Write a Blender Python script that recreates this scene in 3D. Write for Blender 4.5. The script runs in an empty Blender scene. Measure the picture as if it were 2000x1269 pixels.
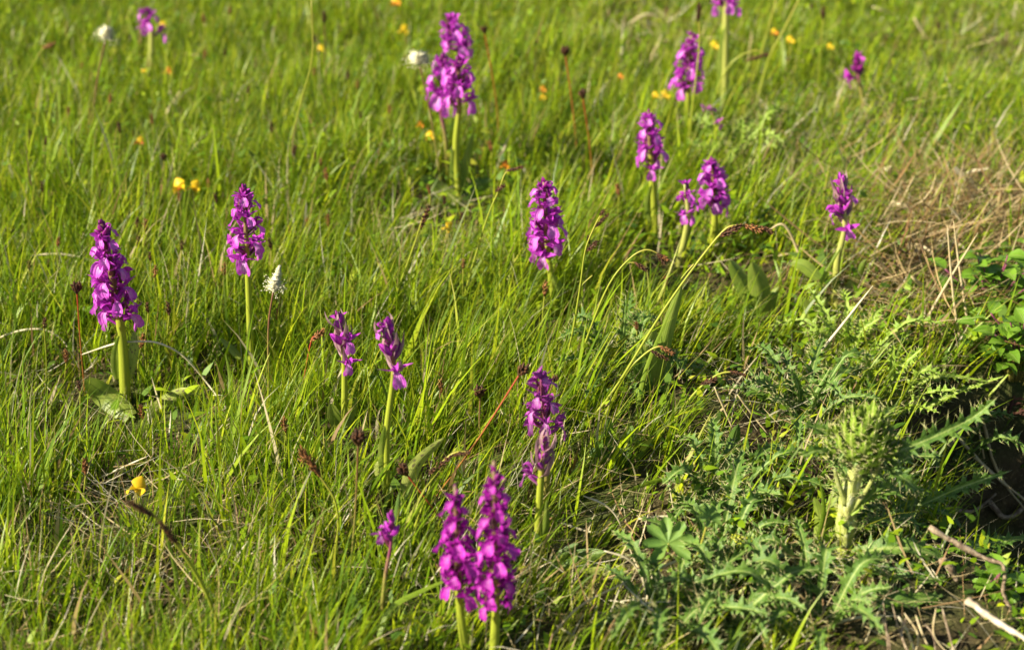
import bpy, math, random
import numpy as np
from mathutils import Vector, Matrix, Euler, Quaternion

random.seed(7)
RS = np.random.RandomState(11)
scene = bpy.context.scene
COL = scene.collection

# ------------------------------------------------------------------ camera
CAM_H, PITCH, FOCAL = 0.71, math.radians(27.0), 60.0
cam_d = bpy.data.cameras.new('camera')
cam = bpy.data.objects.new('camera', cam_d)
COL.objects.link(cam)
cam.location = (0, 0, CAM_H)
cam.rotation_euler = (math.radians(90) - PITCH, 0, 0)
cam_d.lens = FOCAL
cam_d.sensor_width = 36.0
cam_d.clip_start = 0.01
cam_d.clip_end = 500.0
cam_d.dof.use_dof = True
cam_d.dof.focus_distance = 1.34
cam_d.dof.aperture_fstop = 5.8
cam_d.dof.aperture_blades = 7
scene.camera = cam

# ------------------------------------------------------------------ sky and sun
SUN_EL = math.radians(34)
sx, sy = -0.90, -0.34
sl = math.hypot(sx, sy)
SUNV = Vector((sx / sl * math.cos(SUN_EL), sy / sl * math.cos(SUN_EL), math.sin(SUN_EL)))
world = bpy.data.worlds.new('World')
scene.world = world
world.use_nodes = True
wn = world.node_tree
bg = wn.nodes['Background']
sky = wn.nodes.new('ShaderNodeTexSky')
sky.sky_type = 'NISHITA'
sky.sun_disc = False
sky.sun_elevation = SUN_EL
sky.sun_rotation = math.atan2(SUNV.x, SUNV.y)
wn.links.new(sky.outputs[0], bg.inputs['Color'])
bg.inputs['Strength'].default_value = 0.05
sun_d = bpy.data.lights.new('sun', 'SUN')
sun_d.energy = 5.0
sun_d.angle = math.radians(0.5)
sun_d.color = (1.0, 0.91, 0.74)
sun = bpy.data.objects.new('sun', sun_d)
COL.objects.link(sun)
sun.rotation_euler = SUNV.to_track_quat('Z', 'Y').to_euler()
scene.view_settings.view_transform = 'Standard'
scene.view_settings.look = 'None'
scene.view_settings.gamma = 1.0
scene.view_settings.use_curve_mapping = False
scene.view_settings.exposure = 1.18
scene.render.engine = 'CYCLES'
scene.cycles.max_bounces = 6
scene.cycles.diffuse_bounces = 3
scene.cycles.transmission_bounces = 3

# ------------------------------------------------------------------ terrain and pixel helpers
def sstep(a, b, t):
    t = np.clip((t - a) / (b - a), 0, 1)
    return t * t * (3 - 2 * t)

def gully(x, y):
    """1 where the bank has fallen away (right of the thistle)"""
    edge = 0.335 + 0.03 * np.sin(y * 9.0) + 0.55 * sstep(1.25, 1.42, y) + 0.06 * sstep(1.05, 0.8, y)
    return sstep(-0.01, 0.075, x - edge)

def hgt(x, y):
    b = (0.010 * np.sin(x * 7.3 + 1.2) * np.sin(y * 6.1 + 0.4) + 0.006 * np.sin(x * 17.1 + y * 9.7)
         + 0.005 * np.sin(y * 21.0 - x * 6.0 + 2.0) + 0.003 * np.sin(x * 41 + 0.5) * np.sin(y * 37 + 1.0))
    far = np.exp(-np.maximum(np.hypot(x, y) - 5.0, 0) ** 2 / 20.0)
    return b - 0.38 * gully(x, y) * far

def pixdir(px, py):
    u = (px - 1000) / 1000 * 0.3
    v = -(py - 634.5) / 1000 * 0.3
    c, s = math.cos(PITCH), math.sin(PITCH)
    return Vector((u, c + v * s, -s + v * c))

def At(px, py, Y):
    d = pixdir(px, py)
    t = Y / d.y
    p = Vector((d.x * t, Y, CAM_H + d.z * t))
    if p.z < float(hgt(p.x, p.y)) + 0.002:      # that depth lies under the turf: rest it on the ground in front instead
        g = G(px, py)
        p = g - d * 0.006
    return p

def G(px, py):
    d = pixdir(px, py)
    t = 0.5
    while t < 8:
        x, y, z = d.x * t, d.y * t, CAM_H + d.z * t
        if z < hgt(x, y):
            break
        t += 0.004
    return Vector((d.x * t, d.y * t, float(hgt(d.x * t, d.y * t))))

def mpp(Y):            # metres per photo pixel at a forward distance Y
    return 0.0003 * (Y / math.cos(PITCH)) * 0.97

def sm(a):             # smooth curve through points (Catmull-Rom)
    a = [Vector(p) for p in a]
    if len(a) < 3:
        return [a[0].lerp(a[-1], i / 6) for i in range(7)]
    out = []
    q = [a[0] * 2 - a[1]] + a + [a[-1] * 2 - a[-2]]
    for i in range(1, len(q) - 2):
        p0, p1, p2, p3 = q[i - 1:i + 3]
        for k in range(5):
            t = k / 5
            out.append(0.5 * ((2 * p1) + (p2 - p0) * t + (2 * p0 - 5 * p1 + 4 * p2 - p3) * t * t
                              + (3 * p1 - p0 - 3 * p2 + p3) * t ** 3))
    out.append(a[-1])
    return out

def along(pts, t):
    f = t * (len(pts) - 1)
    i = min(int(f), len(pts) - 2)
    return pts[i].lerp(pts[i + 1], f - i)

# ------------------------------------------------------------------ mesh builder
class MB:
    def __init__(s):
        s.v, s.f, s.w = [], [], []

    def pt(s, p, u=0, v=0, r=0):
        s.v.append(tuple(p)); s.w.append((u, v, r)); return len(s.v) - 1

    def tube(s, pts, rad, n=6, r=0, cap=True):
        m = len(pts)
        if not hasattr(rad, '__len__'):
            rad = [rad] * m
        prev = None
        ids = []
        for i, p in enumerate(pts):
            T = (pts[min(i + 1, m - 1)] - pts[max(i - 1, 0)])
            T = T.normalized() if T.length > 1e-9 else Vector((0, 0, 1))
            if prev is None:
                a = Vector((1, 0, 0)) if abs(T.x) < 0.8 else Vector((0, 1, 0))
                X = T.cross(a).normalized()
            else:
                X = (prev - T * prev.dot(T)).normalized()
            prev = X
            Y = T.cross(X)
            ids.append([s.pt(p + (X * math.cos(2 * math.pi * k / n) + Y * math.sin(2 * math.pi * k / n)) * rad[i],
                             k / n * 2 - 1, i / (m - 1), r) for k in range(n)])
        for i in range(m - 1):
            for k in range(n):
                s.f.append((ids[i][k], ids[i][(k + 1) % n], ids[i + 1][(k + 1) % n], ids[i + 1][k]))
        if cap:
            s.f.append(tuple(ids[-1])); s.f.append(tuple(reversed(ids[0])))

    def ribbon(s, pts, hw, side, cup=0.0, fold=0.0, nu=4, ripple=0.0, r=0, freq=3):
        m = len(pts)
        ids = []
        for i, p in enumerate(pts):
            T = (pts[min(i + 1, m - 1)] - pts[max(i - 1, 0)]).normalized()
            S = side[i] if isinstance(side, list) else side
            S = S - T * S.dot(T)
            S = S.normalized() if S.length > 1e-6 else T.orthogonal().normalized()
            N = S.cross(T)
            w = hw[i] if hasattr(hw, '__len__') else hw
            row = []
            for j in range(nu + 1):
                u = -1 + 2 * j / nu
                rp = ripple * abs(u) * math.sin(freq * 6.28 * i / (m - 1) + (1.3 if u > 0 else 0)) * w
                row.append(s.pt(p + S * u * w + N * (cup * u * u * w + fold * abs(u) * w + rp), u, i / (m - 1), r))
            ids.append(row)
        for i in range(m - 1):
            for j in range(nu):
                s.f.append((ids[i][j], ids[i][j + 1], ids[i + 1][j + 1], ids[i + 1][j]))

    def cone(s, a, b, rad, n=3, r=0):
        T = (b - a).normalized()
        X = T.orthogonal().normalized(); Y = T.cross(X)
        k0 = [s.pt(a + (X * math.cos(2 * math.pi * k / n) + Y * math.sin(2 * math.pi * k / n)) * rad, 0, 0, r) for k in range(n)]
        tip = s.pt(b, 0, 1, r)
        for k in range(n):
            s.f.append((k0[k], k0[(k + 1) % n], tip))

    def spindle(s, a, b, rad, n=6, m=5, r=0, blunt=0.6):
        pts = [a.lerp(b, i / m) for i in range(m + 1)]
        s.tube(pts, [max(0.04, math.sin(math.pi * (0.04 + 0.94 * (i / m))) ** blunt) * rad for i in range(m + 1)], n, r)

    def mesh(s, name, mat):
        me = bpy.data.meshes.new(name)
        me.from_pydata(s.v, [], s.f)
        at = me.attributes.new('uvw', 'FLOAT_VECTOR', 'POINT')
        at.data.foreach_set('vector', np.array(s.w, 'f').ravel())
        me.polygons.foreach_set('use_smooth', [True] * len(me.polygons))
        me.materials.append(mat)
        return me

def add(name, me, parent=None, loc=None, rot=None, scl=None, **props):
    o = bpy.data.objects.new(name, me)
    COL.objects.link(o)
    if parent is not None:
        o.parent = parent
    if loc is not None:
        o.location = loc
    if rot is not None:
        o.rotation_euler = rot
    if scl is not None:
        o.scale = (scl, scl, scl) if not hasattr(scl, '__len__') else scl
    for k, v in props.items():
        o[k] = v
    return o

LABELS = {}
def thing(name, loc, label, cat, group=None, me=None):
    o = bpy.data.objects.new(name, me)
    COL.objects.link(o)
    o.location = loc
    if me is None:
        o.empty_display_size = 0.01
    o['label'] = label
    o['category'] = cat
    if group:
        o['group'] = group
    n = len(label.split())
    if label in LABELS or n > 16 or n < 4:
        print('LABEL!', n, label)
    LABELS[label] = o
    return o

# ------------------------------------------------------------------ materials
def mat_base(name):
    m = bpy.data.materials.new(name)
    m.use_nodes = True
    nt = m.node_tree
    nt.nodes.clear()
    return m, nt, nt.nodes, nt.links

def finish(nt, col, trans=0.3, rough=0.5, spec=0.35, bump=None, tcol=None):
    N, L = nt.nodes, nt.links
    out = N.new('ShaderNodeOutputMaterial')
    p = N.new('ShaderNodeBsdfPrincipled')
    p.inputs['Roughness'].default_value = rough
    p.inputs['Specular IOR Level'].default_value = spec
    L.new(col, p.inputs['Base Color'])
    if bump is not None:
        L.new(bump, p.inputs['Normal'])
    if trans > 0:
        t = N.new('ShaderNodeBsdfTranslucent')
        L.new(tcol if tcol is not None else col, t.inputs['Color'])
        mx = N.new('ShaderNodeMixShader')
        mx.inputs[0].default_value = trans
        L.new(p.outputs[0], mx.inputs[1]); L.new(t.outputs[0], mx.inputs[2])
        L.new(mx.outputs[0], out.inputs[0])
    else:
        L.new(p.outputs[0], out.inputs[0])

def rgb(N, c):
    n = N.new('ShaderNodeRGB'); n.outputs[0].default_value = (*c, 1); return n.outputs[0]

def mix(nt, fac, a, b):
    n = nt.nodes.new('ShaderNodeMix'); n.data_type = 'RGBA'
    if isinstance(fac, (int, float)):
        n.inputs[0].default_value = fac
    else:
        nt.links.new(fac, n.inputs[0])
    for k, x in ((6, a), (7, b)):
        if isinstance(x, tuple):
            n.inputs[k].default_value = (*x, 1)
        else:
            nt.links.new(x, n.inputs[k])
    return n.outputs[2]

def mth(nt, op, a, b=None, c=None):
    n = nt.nodes.new('ShaderNodeMath'); n.operation = op
    for k, x in enumerate((a, b, c)):
        if x is None:
            continue
        if isinstance(x, (int, float)):
            n.inputs[k].default_value = x
        else:
            nt.links.new(x, n.inputs[k])
    return n.outputs[0]

def ramp(nt, val, a, b):
    n = nt.nodes.new('ShaderNodeMapRange'); n.interpolation_type = 'SMOOTHSTEP'
    n.inputs[1].default_value = a; n.inputs[2].default_value = b
    nt.links.new(val, n.inputs[0])
    return n.outputs[0]

def uvw(nt):
    a = nt.nodes.new('ShaderNodeAttribute'); a.attribute_name = 'uvw'
    s = nt.nodes.new('ShaderNodeSeparateXYZ')
    nt.links.new(a.outputs['Vector'], s.inputs[0])
    return s.outputs[0], s.outputs[1], s.outputs[2], a.outputs['Vector']

def noise(nt, scale, detail=3, vec=None, rough=0.6):
    n = nt.nodes.new('ShaderNodeTexNoise')
    n.inputs['Scale'].default_value = scale; n.inputs['Detail'].default_value = detail
    n.inputs['Roughness'].default_value = rough
    if vec is None:
        g = nt.nodes.new('ShaderNodeNewGeometry'); vec = g.outputs['Position']
    nt.links.new(vec, n.inputs['Vector'])
    return n.outputs['Fac']

def vscale(nt, vec, s):
    n = nt.nodes.new('ShaderNodeVectorMath'); n.operation = 'MULTIPLY'
    nt.links.new(vec, n.inputs[0]); n.inputs[1].default_value = s
    return n.outputs[0]

def bump(nt, h, dist, strength=0.5):
    b = nt.nodes.new('ShaderNodeBump')
    b.inputs['Strength'].default_value = strength; b.inputs['Distance'].default_value = dist
    nt.links.new(h, b.inputs['Height'])
    return b.outputs[0]

def objrand(nt):
    return nt.nodes.new('ShaderNodeObjectInfo').outputs['Random']

def mat_two(name, a, b, scale=150, trans=0.3, rough=0.5, spec=0.35, lo=0.35, hi=0.65, vein=None, bmp=0.0, rnd=0.0):
    m, nt, N, L = mat_base(name)
    f = ramp(nt, noise(nt, scale), lo, hi)
    if rnd:
        f = mth(nt, 'ADD', mth(nt, 'MULTIPLY', f, 1 - rnd), mth(nt, 'MULTIPLY', objrand(nt), rnd))
    c = mix(nt, f, a, b)
    u, v, r, vec = uvw(nt)
    h = noise(nt, scale * 2)
    if vein is not None:
        mid = ramp(nt, mth(nt, 'ABSOLUTE', u), 0.14, 0.02)
        c = mix(nt, mth(nt, 'MULTIPLY', mid, 0.8), c, vein)
        lines = mth(nt, 'SINE', mth(nt, 'MULTIPLY', u, 26))
        h = mth(nt, 'ADD', h, mth(nt, 'MULTIPLY', lines, 0.18))
    finish(nt, c, trans, rough, spec, bump(nt, h, bmp, 0.6) if bmp else None)
    return m

def mat_tint(name, trans, rough, spec):
    m, nt, N, L = mat_base(name)
    a = N.new('ShaderNodeAttribute'); a.attribute_name = 'tint'
    finish(nt, a.outputs['Color'], trans, rough, spec)
    return m

def mat_petal(name, base, deep, white=0.0):
    m, nt, N, L = mat_base(name)
    u, v, r, vec = uvw(nt)
    f = ramp(nt, noise(nt, 420, 2), 0.3, 0.7)
    c = mix(nt, f, base, deep)
    c = mix(nt, mth(nt, 'MULTIPLY', objrand(nt), 0.35), c, tuple(x * 0.8 for x in deep))
    au = mth(nt, 'ABSOLUTE', u)
    if white:
        lines = mth(nt, 'SINE', mth(nt, 'ADD', mth(nt, 'MULTIPLY', u, 30), mth(nt, 'MULTIPLY', noise(nt, 600, 2), 7)))
        patch = mth(nt, 'MULTIPLY', ramp(nt, au, 0.75, 0.2), ramp(nt, v, 1.02, 0.55))
        patch = mth(nt, 'MULTIPLY', patch, ramp(nt, lines, -0.95, -0.1))
        patch = mth(nt, 'MULTIPLY', patch, mth(nt, 'ADD', 0.5, mth(nt, 'MULTIPLY', objrand(nt), 0.5)))
        c = mix(nt, mth(nt, 'MULTIPLY', patch, white), c, (0.80, 0.56, 0.78))
    vein = mth(nt, 'SINE', mth(nt, 'MULTIPLY', u, 16))
    c = mix(nt, mth(nt, 'MULTIPLY', ramp(nt, vein, 0.4, 1.0), 0.25), c, tuple(x * 0.55 for x in deep))
    c = mix(nt, mth(nt, 'MULTIPLY', ramp(nt, au, 0.8, 1.0), 0.2), c, (0.25, 0.015, 0.42))
    finish(nt, c, 0.38, 0.42, 0.35, bump(nt, vein, 0.0003, 0.5))
    return m

def mat_stem(name, low, high, a=0.45, b=0.85, trans=0.12):
    m, nt, N, L = mat_base(name)
    u, v, r, vec = uvw(nt)
    n = noise(nt, 160, 3)
    f = ramp(nt, mth(nt, 'ADD', v, mth(nt, 'MULTIPLY', mth(nt, 'SUBTRACT', n, 0.5), 0.35)), a, b)
    c = mix(nt, f, low, high)
    st = noise(nt, 1.0, 3, vscale(nt, vec, (9, 2, 1)))
    c = mix(nt, mth(nt, 'MULTIPLY', ramp(nt, st, 0.45, 0.75), 0.45), c, tuple(x * 0.6 for x in low))
    finish(nt, c, trans, 0.42, 0.4, bump(nt, st, 0.0004, 0.6))
    return m

def mat_spot(name):
    m, nt, N, L = mat_base(name)
    u, v, r, vec = uvw(nt)
    n = noise(nt, 90, 3)
    c = mix(nt, ramp(nt, n, 0.35, 0.65), (0.30, 0.36, 0.07), (0.40, 0.44, 0.10))
    vo = N.new('ShaderNodeTexVoronoi')
    vo.inputs['Scale'].default_value = 1.0
    wob = noise(nt, 400, 2)
    L.new(vscale(nt, vec, (1.9, 11, 1)), vo.inputs['Vector'])
    d = mth(nt, 'ADD', vo.outputs['Distance'], mth(nt, 'MULTIPLY', mth(nt, 'SUBTRACT', wob, 0.5), 0.25))
    sp = mth(nt, 'MULTIPLY', ramp(nt, d, 0.36, 0.26), ramp(nt, mth(nt, 'ABSOLUTE', u), 0.92, 0.7))
    c = mix(nt, mth(nt, 'MULTIPLY', sp, 0.75), c, (0.10, 0.05, 0.065))
    mid = ramp(nt, mth(nt, 'ABSOLUTE', u), 0.08, 0.0)
    c = mix(nt, mth(nt, 'MULTIPLY', mid, 0.4), c, (0.12, 0.17, 0.03))
    lines = mth(nt, 'SINE', mth(nt, 'MULTIPLY', u, 30))
    finish(nt, c, 0.25, 0.45, 0.4, bump(nt, lines, 0.0001, 0.4))
    return m

def mat_thistle(name, a, b, rib):
    m, nt, N, L = mat_base(name)
    u, v, r, vec = uvw(nt)
    n = noise(nt, 130, 4)
    c = mix(nt, ramp(nt, n, 0.35, 0.68), a, b)
    mid = ramp(nt, mth(nt, 'ABSOLUTE', u), 0.32, 0.05)
    c = mix(nt, mth(nt, 'MULTIPLY', mid, 0.75), c, rib)
    edge = ramp(nt, r, 0.55, 1.0)
    c = mix(nt, mth(nt, 'MULTIPLY', edge, 0.7), c, (0.50, 0.47, 0.20))
    hair = noise(nt, 900, 3)
    c = mix(nt, mth(nt, 'MULTIPLY', ramp(nt, hair, 0.58, 0.72), 0.35), c, (0.55, 0.58, 0.42))
    finish(nt, c, 0.2, 0.5, 0.35, bump(nt, noise(nt, 260, 4), 0.0015, 0.8))
    return m

M = {}
M['grass'] = mat_tint('grass_blade', 0.42, 0.36, 0.22)
M['herb'] = mat_tint('herb_leaf', 0.35, 0.5, 0.3)
M['deadgrass'] = mat_tint('dead_grass', 0.15, 0.6, 0.25)
M['petal'] = mat_petal('orchid_petal', (0.71, 0.095, 0.70), (0.58, 0.045, 0.58))
M['lip'] = mat_petal('orchid_lip', (0.80, 0.18, 0.79), (0.67, 0.085, 0.66), 0.95)
M['petal_deep'] = mat_petal('orchid_petal_deep', (0.65, 0.038, 0.58), (0.50, 0.018, 0.47))
M['lip_deep'] = mat_petal('orchid_lip_deep', (0.68, 0.045, 0.60), (0.54, 0.02, 0.48), 0.35)
M['petal_pink'] = mat_petal('orchid_petal_pink', (0.55, 0.11, 0.50), (0.44, 0.06, 0.42))
M['lip_pink'] = mat_petal('orchid_lip_pink', (0.62, 0.17, 0.56), (0.46, 0.06, 0.44), 0.8)
M['bud'] = mat_two('orchid_bud', (0.34, 0.02, 0.28), (0.20, 0.02, 0.15), 300, 0.2, 0.4, rnd=0.4)
M['bract'] = mat_two('purple_bract', (0.20, 0.035, 0.085), (0.13, 0.07, 0.04), 150, 0.2, 0.45, vein=(0.09, 0.03, 0.03), rnd=0.5)
M['bract_pale'] = mat_two('pale_bract', (0.46, 0.32, 0.30), (0.36, 0.17, 0.23), 170, 0.3, 0.5, vein=(0.28, 0.13, 0.16), rnd=0.4)
M['stem'] = mat_stem('orchid_stem', (0.34, 0.39, 0.035), (0.22, 0.13, 0.07), 0.5, 0.8)
M['stem_purple'] = mat_stem('orchid_stem_purple', (0.30, 0.27, 0.06), (0.25, 0.05, 0.13), 0.25, 0.6)
M['stem_pale'] = mat_stem('orchid_stem_pale', (0.40, 0.42, 0.09), (0.40, 0.40, 0.13), 0.3, 0.9)
M['leaf'] = mat_two('orchid_leaf', (0.20, 0.29, 0.035), (0.29, 0.36, 0.06), 60, 0.35, 0.42, 0.4, vein=(0.14, 0.2, 0.03), bmp=0.0004)
M['leaf_spot'] = mat_spot('spotted_leaf')
M['leaf_dark'] = mat_two('plantain_leaf', (0.10, 0.19, 0.03), (0.16, 0.26, 0.045), 60, 0.3, 0.4, 0.4, vein=(0.2, 0.28, 0.07), bmp=0.0006)
M['leaf_bush'] = mat_two('bush_leaf', (0.13, 0.27, 0.020), (0.21, 0.37, 0.030), 60, 0.35, 0.4, 0.4, vein=(0.26, 0.36, 0.08), bmp=0.0006, rnd=0.5)
M['leaf_mantle'] = mat_two('lady_mantle_leaf', (0.13, 0.25, 0.045), (0.20, 0.32, 0.06), 80, 0.3, 0.5, 0.3, bmp=0.0005)
M['leaf_autumn'] = mat_two('withered_leaf', (0.42, 0.30, 0.05), (0.45, 0.14, 0.03), 180, 0.3, 0.55, 0.2, bmp=0.0005)
M['blade'] = mat_two('broad_blade', (0.20, 0.32, 0.02), (0.29, 0.40, 0.03), 40, 0.42, 0.38, 0.45, rnd=0.6, bmp=0.0003, vein=(0.16, 0.25, 0.02))
M['thistle'] = mat_thistle('thistle_leaf', (0.070, 0.150, 0.018), (0.145, 0.245, 0.034), (0.33, 0.42, 0.11))
M['thistle_young'] = mat_thistle('thistle_young_leaf', (0.19, 0.31, 0.025), (0.29, 0.40, 0.045), (0.44, 0.50, 0.13))
def mat_wool(name):
    m, nt, N, L = mat_base(name)
    u, v, r, vec = uvw(nt)
    st = noise(nt, 1.0, 4, vscale(nt, vec, (7, 5, 1)))
    c = mix(nt, ramp(nt, st, 0.35, 0.65), (0.34, 0.40, 0.07), (0.46, 0.48, 0.16))
    w = mth(nt, 'ADD', noise(nt, 110, 4), mth(nt, 'MULTIPLY', v, 0.12))
    c = mix(nt, mth(nt, 'MULTIPLY', ramp(nt, w, 0.58, 0.74), 0.5), c, (0.66, 0.64, 0.50))
    c = mix(nt, mth(nt, 'MULTIPLY', ramp(nt, noise(nt, 60, 3), 0.58, 0.72), 0.5), c, (0.22, 0.14, 0.07))
    finish(nt, c, 0.08, 0.6, 0.3, bump(nt, mth(nt, 'ADD', st, noise(nt, 500, 3)), 0.0015, 0.9))
    return m
M['thistle_stem'] = mat_wool('thistle_stem')
M['spine'] = mat_two('thistle_spine', (0.50, 0.50, 0.22), (0.44, 0.40, 0.16), 200, 0.1, 0.4)
M['sedge'] = mat_two('sedge_head', (0.035, 0.018, 0.012), (0.20, 0.085, 0.03), 900, 0.0, 0.6, 0.2, 0.42, 0.72)
M['sedge_rust'] = mat_two('sedge_head_rust', (0.09, 0.035, 0.018), (0.42, 0.19, 0.06), 800, 0.05, 0.6, 0.2, 0.4, 0.65)
M['sedge_stem'] = mat_stem('sedge_stem', (0.33, 0.37, 0.035), (0.46, 0.42, 0.07), 0.4, 0.9)
M['red_stem'] = mat_stem('red_stem', (0.36, 0.14, 0.03), (0.42, 0.055, 0.025), 0.2, 0.7)
M['brown_stem'] = mat_stem('brown_stem', (0.30, 0.27, 0.06), (0.20, 0.09, 0.05), 0.2, 0.6)
M['straw'] = mat_two('straw', (0.60, 0.51, 0.30), (0.47, 0.36, 0.17), 120, 0.1, 0.5, 0.3, rnd=0.4)
M['straw_pale'] = mat_two('straw_pale', (0.74, 0.66, 0.46), (0.62, 0.53, 0.31), 120, 0.1, 0.45, 0.4)
M['twig'] = mat_two('dead_twig', (0.40, 0.31, 0.20), (0.15, 0.10, 0.065), 260, 0, 0.7, 0.2, bmp=0.001)
M['twig_pale'] = mat_two('bleached_twig', (0.60, 0.52, 0.40), (0.38, 0.30, 0.20), 110, 0, 0.6, 0.3, bmp=0.001)
M['rust_fern'] = mat_two('dead_fern', (0.12, 0.055, 0.03), (0.07, 0.03, 0.02), 100, 0.1, 0.7, 0.15)
M['yellow'] = mat_two('trefoil_yellow', (0.80, 0.60, 0.02), (0.80, 0.46, 0.015), 250, 0.3, 0.45, rnd=0.3)
M['orange'] = mat_two('trefoil_orange', (0.75, 0.33, 0.02), (0.70, 0.20, 0.02), 250, 0.3, 0.45, rnd=0.3)
M['red'] = mat_two('trefoil_red', (0.50, 0.035, 0.02), (0.60, 0.09, 0.02), 250, 0.2, 0.45)
M['white'] = mat_two('plantain_white', (0.80, 0.78, 0.62), (0.66, 0.62, 0.36), 500, 0.25, 0.6)
M['mantle_flower'] = mat_two('mantle_flower', (0.62, 0.62, 0.03), (0.46, 0.52, 0.04), 400, 0.25, 0.6)

# ground material
gm, nt, N, L = mat_base('meadow_soil')
n1 = noise(nt, 38, 5); n2 = noise(nt, 7, 4); n3 = noise(nt, 260, 3)
c = mix(nt, ramp(nt, n1, 0.35, 0.65), (0.035, 0.024, 0.013), (0.085, 0.062, 0.030))
c = mix(nt, mth(nt, 'MULTIPLY', ramp(nt, n2, 0.42, 0.62), 0.75), c, (0.060, 0.085, 0.018))
c = mix(nt, mth(nt, 'MULTIPLY', ramp(nt, n3, 0.58, 0.72), 0.5), c, (0.26, 0.20, 0.09))
finish(nt, c, 0, 0.9, 0.1, bump(nt, n1, 0.012, 0.9))
M['soil'] = gm

# ------------------------------------------------------------------ ground sheet
def build_ground():
    def axis(lo, hi, step, far):
        core = np.arange(lo, hi + 1e-6, step)
        g = np.geomspace(0.05, far, 26)
        return np.concatenate([lo - g[::-1], core, hi + g])
    xs = axis(-1.6, 1.6, 0.02, 90.0)
    ys = axis(0.3, 4.2, 0.02, 90.0)
    X, Y = np.meshgrid(xs, ys)
    near = np.exp(-np.maximum(np.hypot(X, Y) - 5, 0) ** 2 / 20)
    rough = 0.005 * np.sin(X * 97 + np.sin(Y * 61) * 2) * np.sin(Y * 83 + np.sin(X * 71) * 2)
    Z = hgt(X, Y) + rough * near
    v = np.stack([X, Y, Z], -1).reshape(-1, 3)
    nx, ny = len(xs), len(ys)
    i = np.arange(nx * ny).reshape(ny, nx)
    f = np.stack([i[:-1, :-1], i[:-1, 1:], i[1:, 1:], i[1:, :-1]], -1).reshape(-1, 4)
    me = bpy.data.meshes.new('ground')
    me.vertices.add(len(v)); me.vertices.foreach_set('co', v.ravel().astype('f'))
    me.loops.add(f.size); me.loops.foreach_set('vertex_index', f.ravel().astype('i'))
    me.polygons.add(len(f)); me.polygons.foreach_set('loop_start', (np.arange(len(f)) * 4).astype('i'))
    me.polygons.foreach_set('use_smooth', np.ones(len(f), bool))
    me.update(); me.validate()
    me.materials.append(M['soil'])
    o = add('ground', me)
    o['kind'] = 'structure'
    o['label'] = 'dark soil and moss under the meadow turf'
build_ground()

# ------------------------------------------------------------------ blades, vectorised
def blade_mesh(name, mat, bx, by, bz, Ln, W, az, th0, kap, yaw, tint, nseg=4, tipw=0.0, wprof=1.6, tipc=None, flutter=0.0):
    n = len(bx)
    ts = np.linspace(0, 1, nseg + 1)
    P = np.zeros((n, nseg + 1, 3))
    P[:, 0] = np.stack([bx, by, bz], -1)
    for k in range(1, nseg + 1):
        tm = (ts[k] + ts[k - 1]) / 2
        th = th0 + kap * tm
        a2 = az + flutter * (tm - 0.3)
        d = np.stack([np.sin(th) * np.cos(a2), np.sin(th) * np.sin(a2), np.cos(th)], -1)
        P[:, k] = P[:, k - 1] + d * (Ln / nseg)[:, None]
    side = np.stack([-np.sin(az + yaw), np.cos(az + yaw), np.zeros(n)], -1)
    prof = np.clip(1 - ts ** wprof, tipw, 1) * (0.75 + 0.25 * np.sin(np.pi * np.clip(ts * 1.3, 0, 1)))
    V = np.zeros((n, 2 * nseg + 1, 3))
    for k in range(nseg):
        off = side * (W * prof[k] * 0.5)[:, None]
        V[:, 2 * k] = P[:, k] - off
        V[:, 2 * k + 1] = P[:, k] + off
    V[:, 2 * nseg] = P[:, nseg]
    nv = 2 * nseg + 1
    base = (np.arange(n) * nv)[:, None]
    loops = []
    starts = []
    quad = []
    for k in range(nseg - 1):
        quad += [2 * k, 2 * k + 1, 2 * k + 3, 2 * k + 2]
    tri = [2 * nseg - 2, 2 * nseg - 1, 2 * nseg]
    pat = np.array(quad + tri)
    lp = (base + pat[None, :]).ravel()
    per = np.array([4 * k for k in range(nseg - 1)] + [4 * (nseg - 1)])
    st = (np.arange(n) * len(pat))[:, None] + per[None, :]
    me = bpy.data.meshes.new(name)
    me.vertices.add(n * nv); me.vertices.foreach_set('co', V.reshape(-1).astype('f'))
    me.loops.add(len(lp)); me.loops.foreach_set('vertex_index', lp.astype('i'))
    me.polygons.add(st.size); me.polygons.foreach_set('loop_start', st.ravel().astype('i'))
    me.polygons.foreach_set('use_smooth', np.ones(st.size, bool))
    me.update()
    T = np.ones((n, nv, 4), 'f')
    T[:, :, :3] = tint[:, None, :]
    if tipc is not None:
        tc, amt = tipc          # dry tips: amt per blade
        for k in range(nv):
            t = min(k // 2, nseg) / nseg
            a = np.clip((t - 0.55) / 0.45, 0, 1) * amt
            T[:, k, :3] = T[:, k, :3] * (1 - a[:, None]) + tc[None, :] * a[:, None]
    ca = me.color_attributes.new('tint', 'FLOAT_COLOR', 'POINT')
    ca.data.foreach_set('color', T.ravel())
    me.materials.append(mat)
    return me

def inview(x, y, m=0.06):
    return (np.abs(x) < 0.345 * y * 1.0 + m) & (y > 0.82) & (y < 2.75)

STRAW_PATCH = [(G(px, py), r) for px, py, r in [
    (90, 770, .05), (60, 880, .05), (200, 1000, .09), (330, 1150, .10), (590, 1080, .05), (100, 1210, .10), (800, 480, .06), (835, 530, .05),
    (1870, 380, .16), (1950, 100, .14), (1260, 70, .09), (1100, 990, .07), (1150, 1215, .09), (1700, 1190, .10),
    (1480, 790, .09), (1800, 560, .13), (1500, 330, .10), (1700, 250, .12), (1000, 1180, .06), (1790, 470, .12)]]
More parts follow.
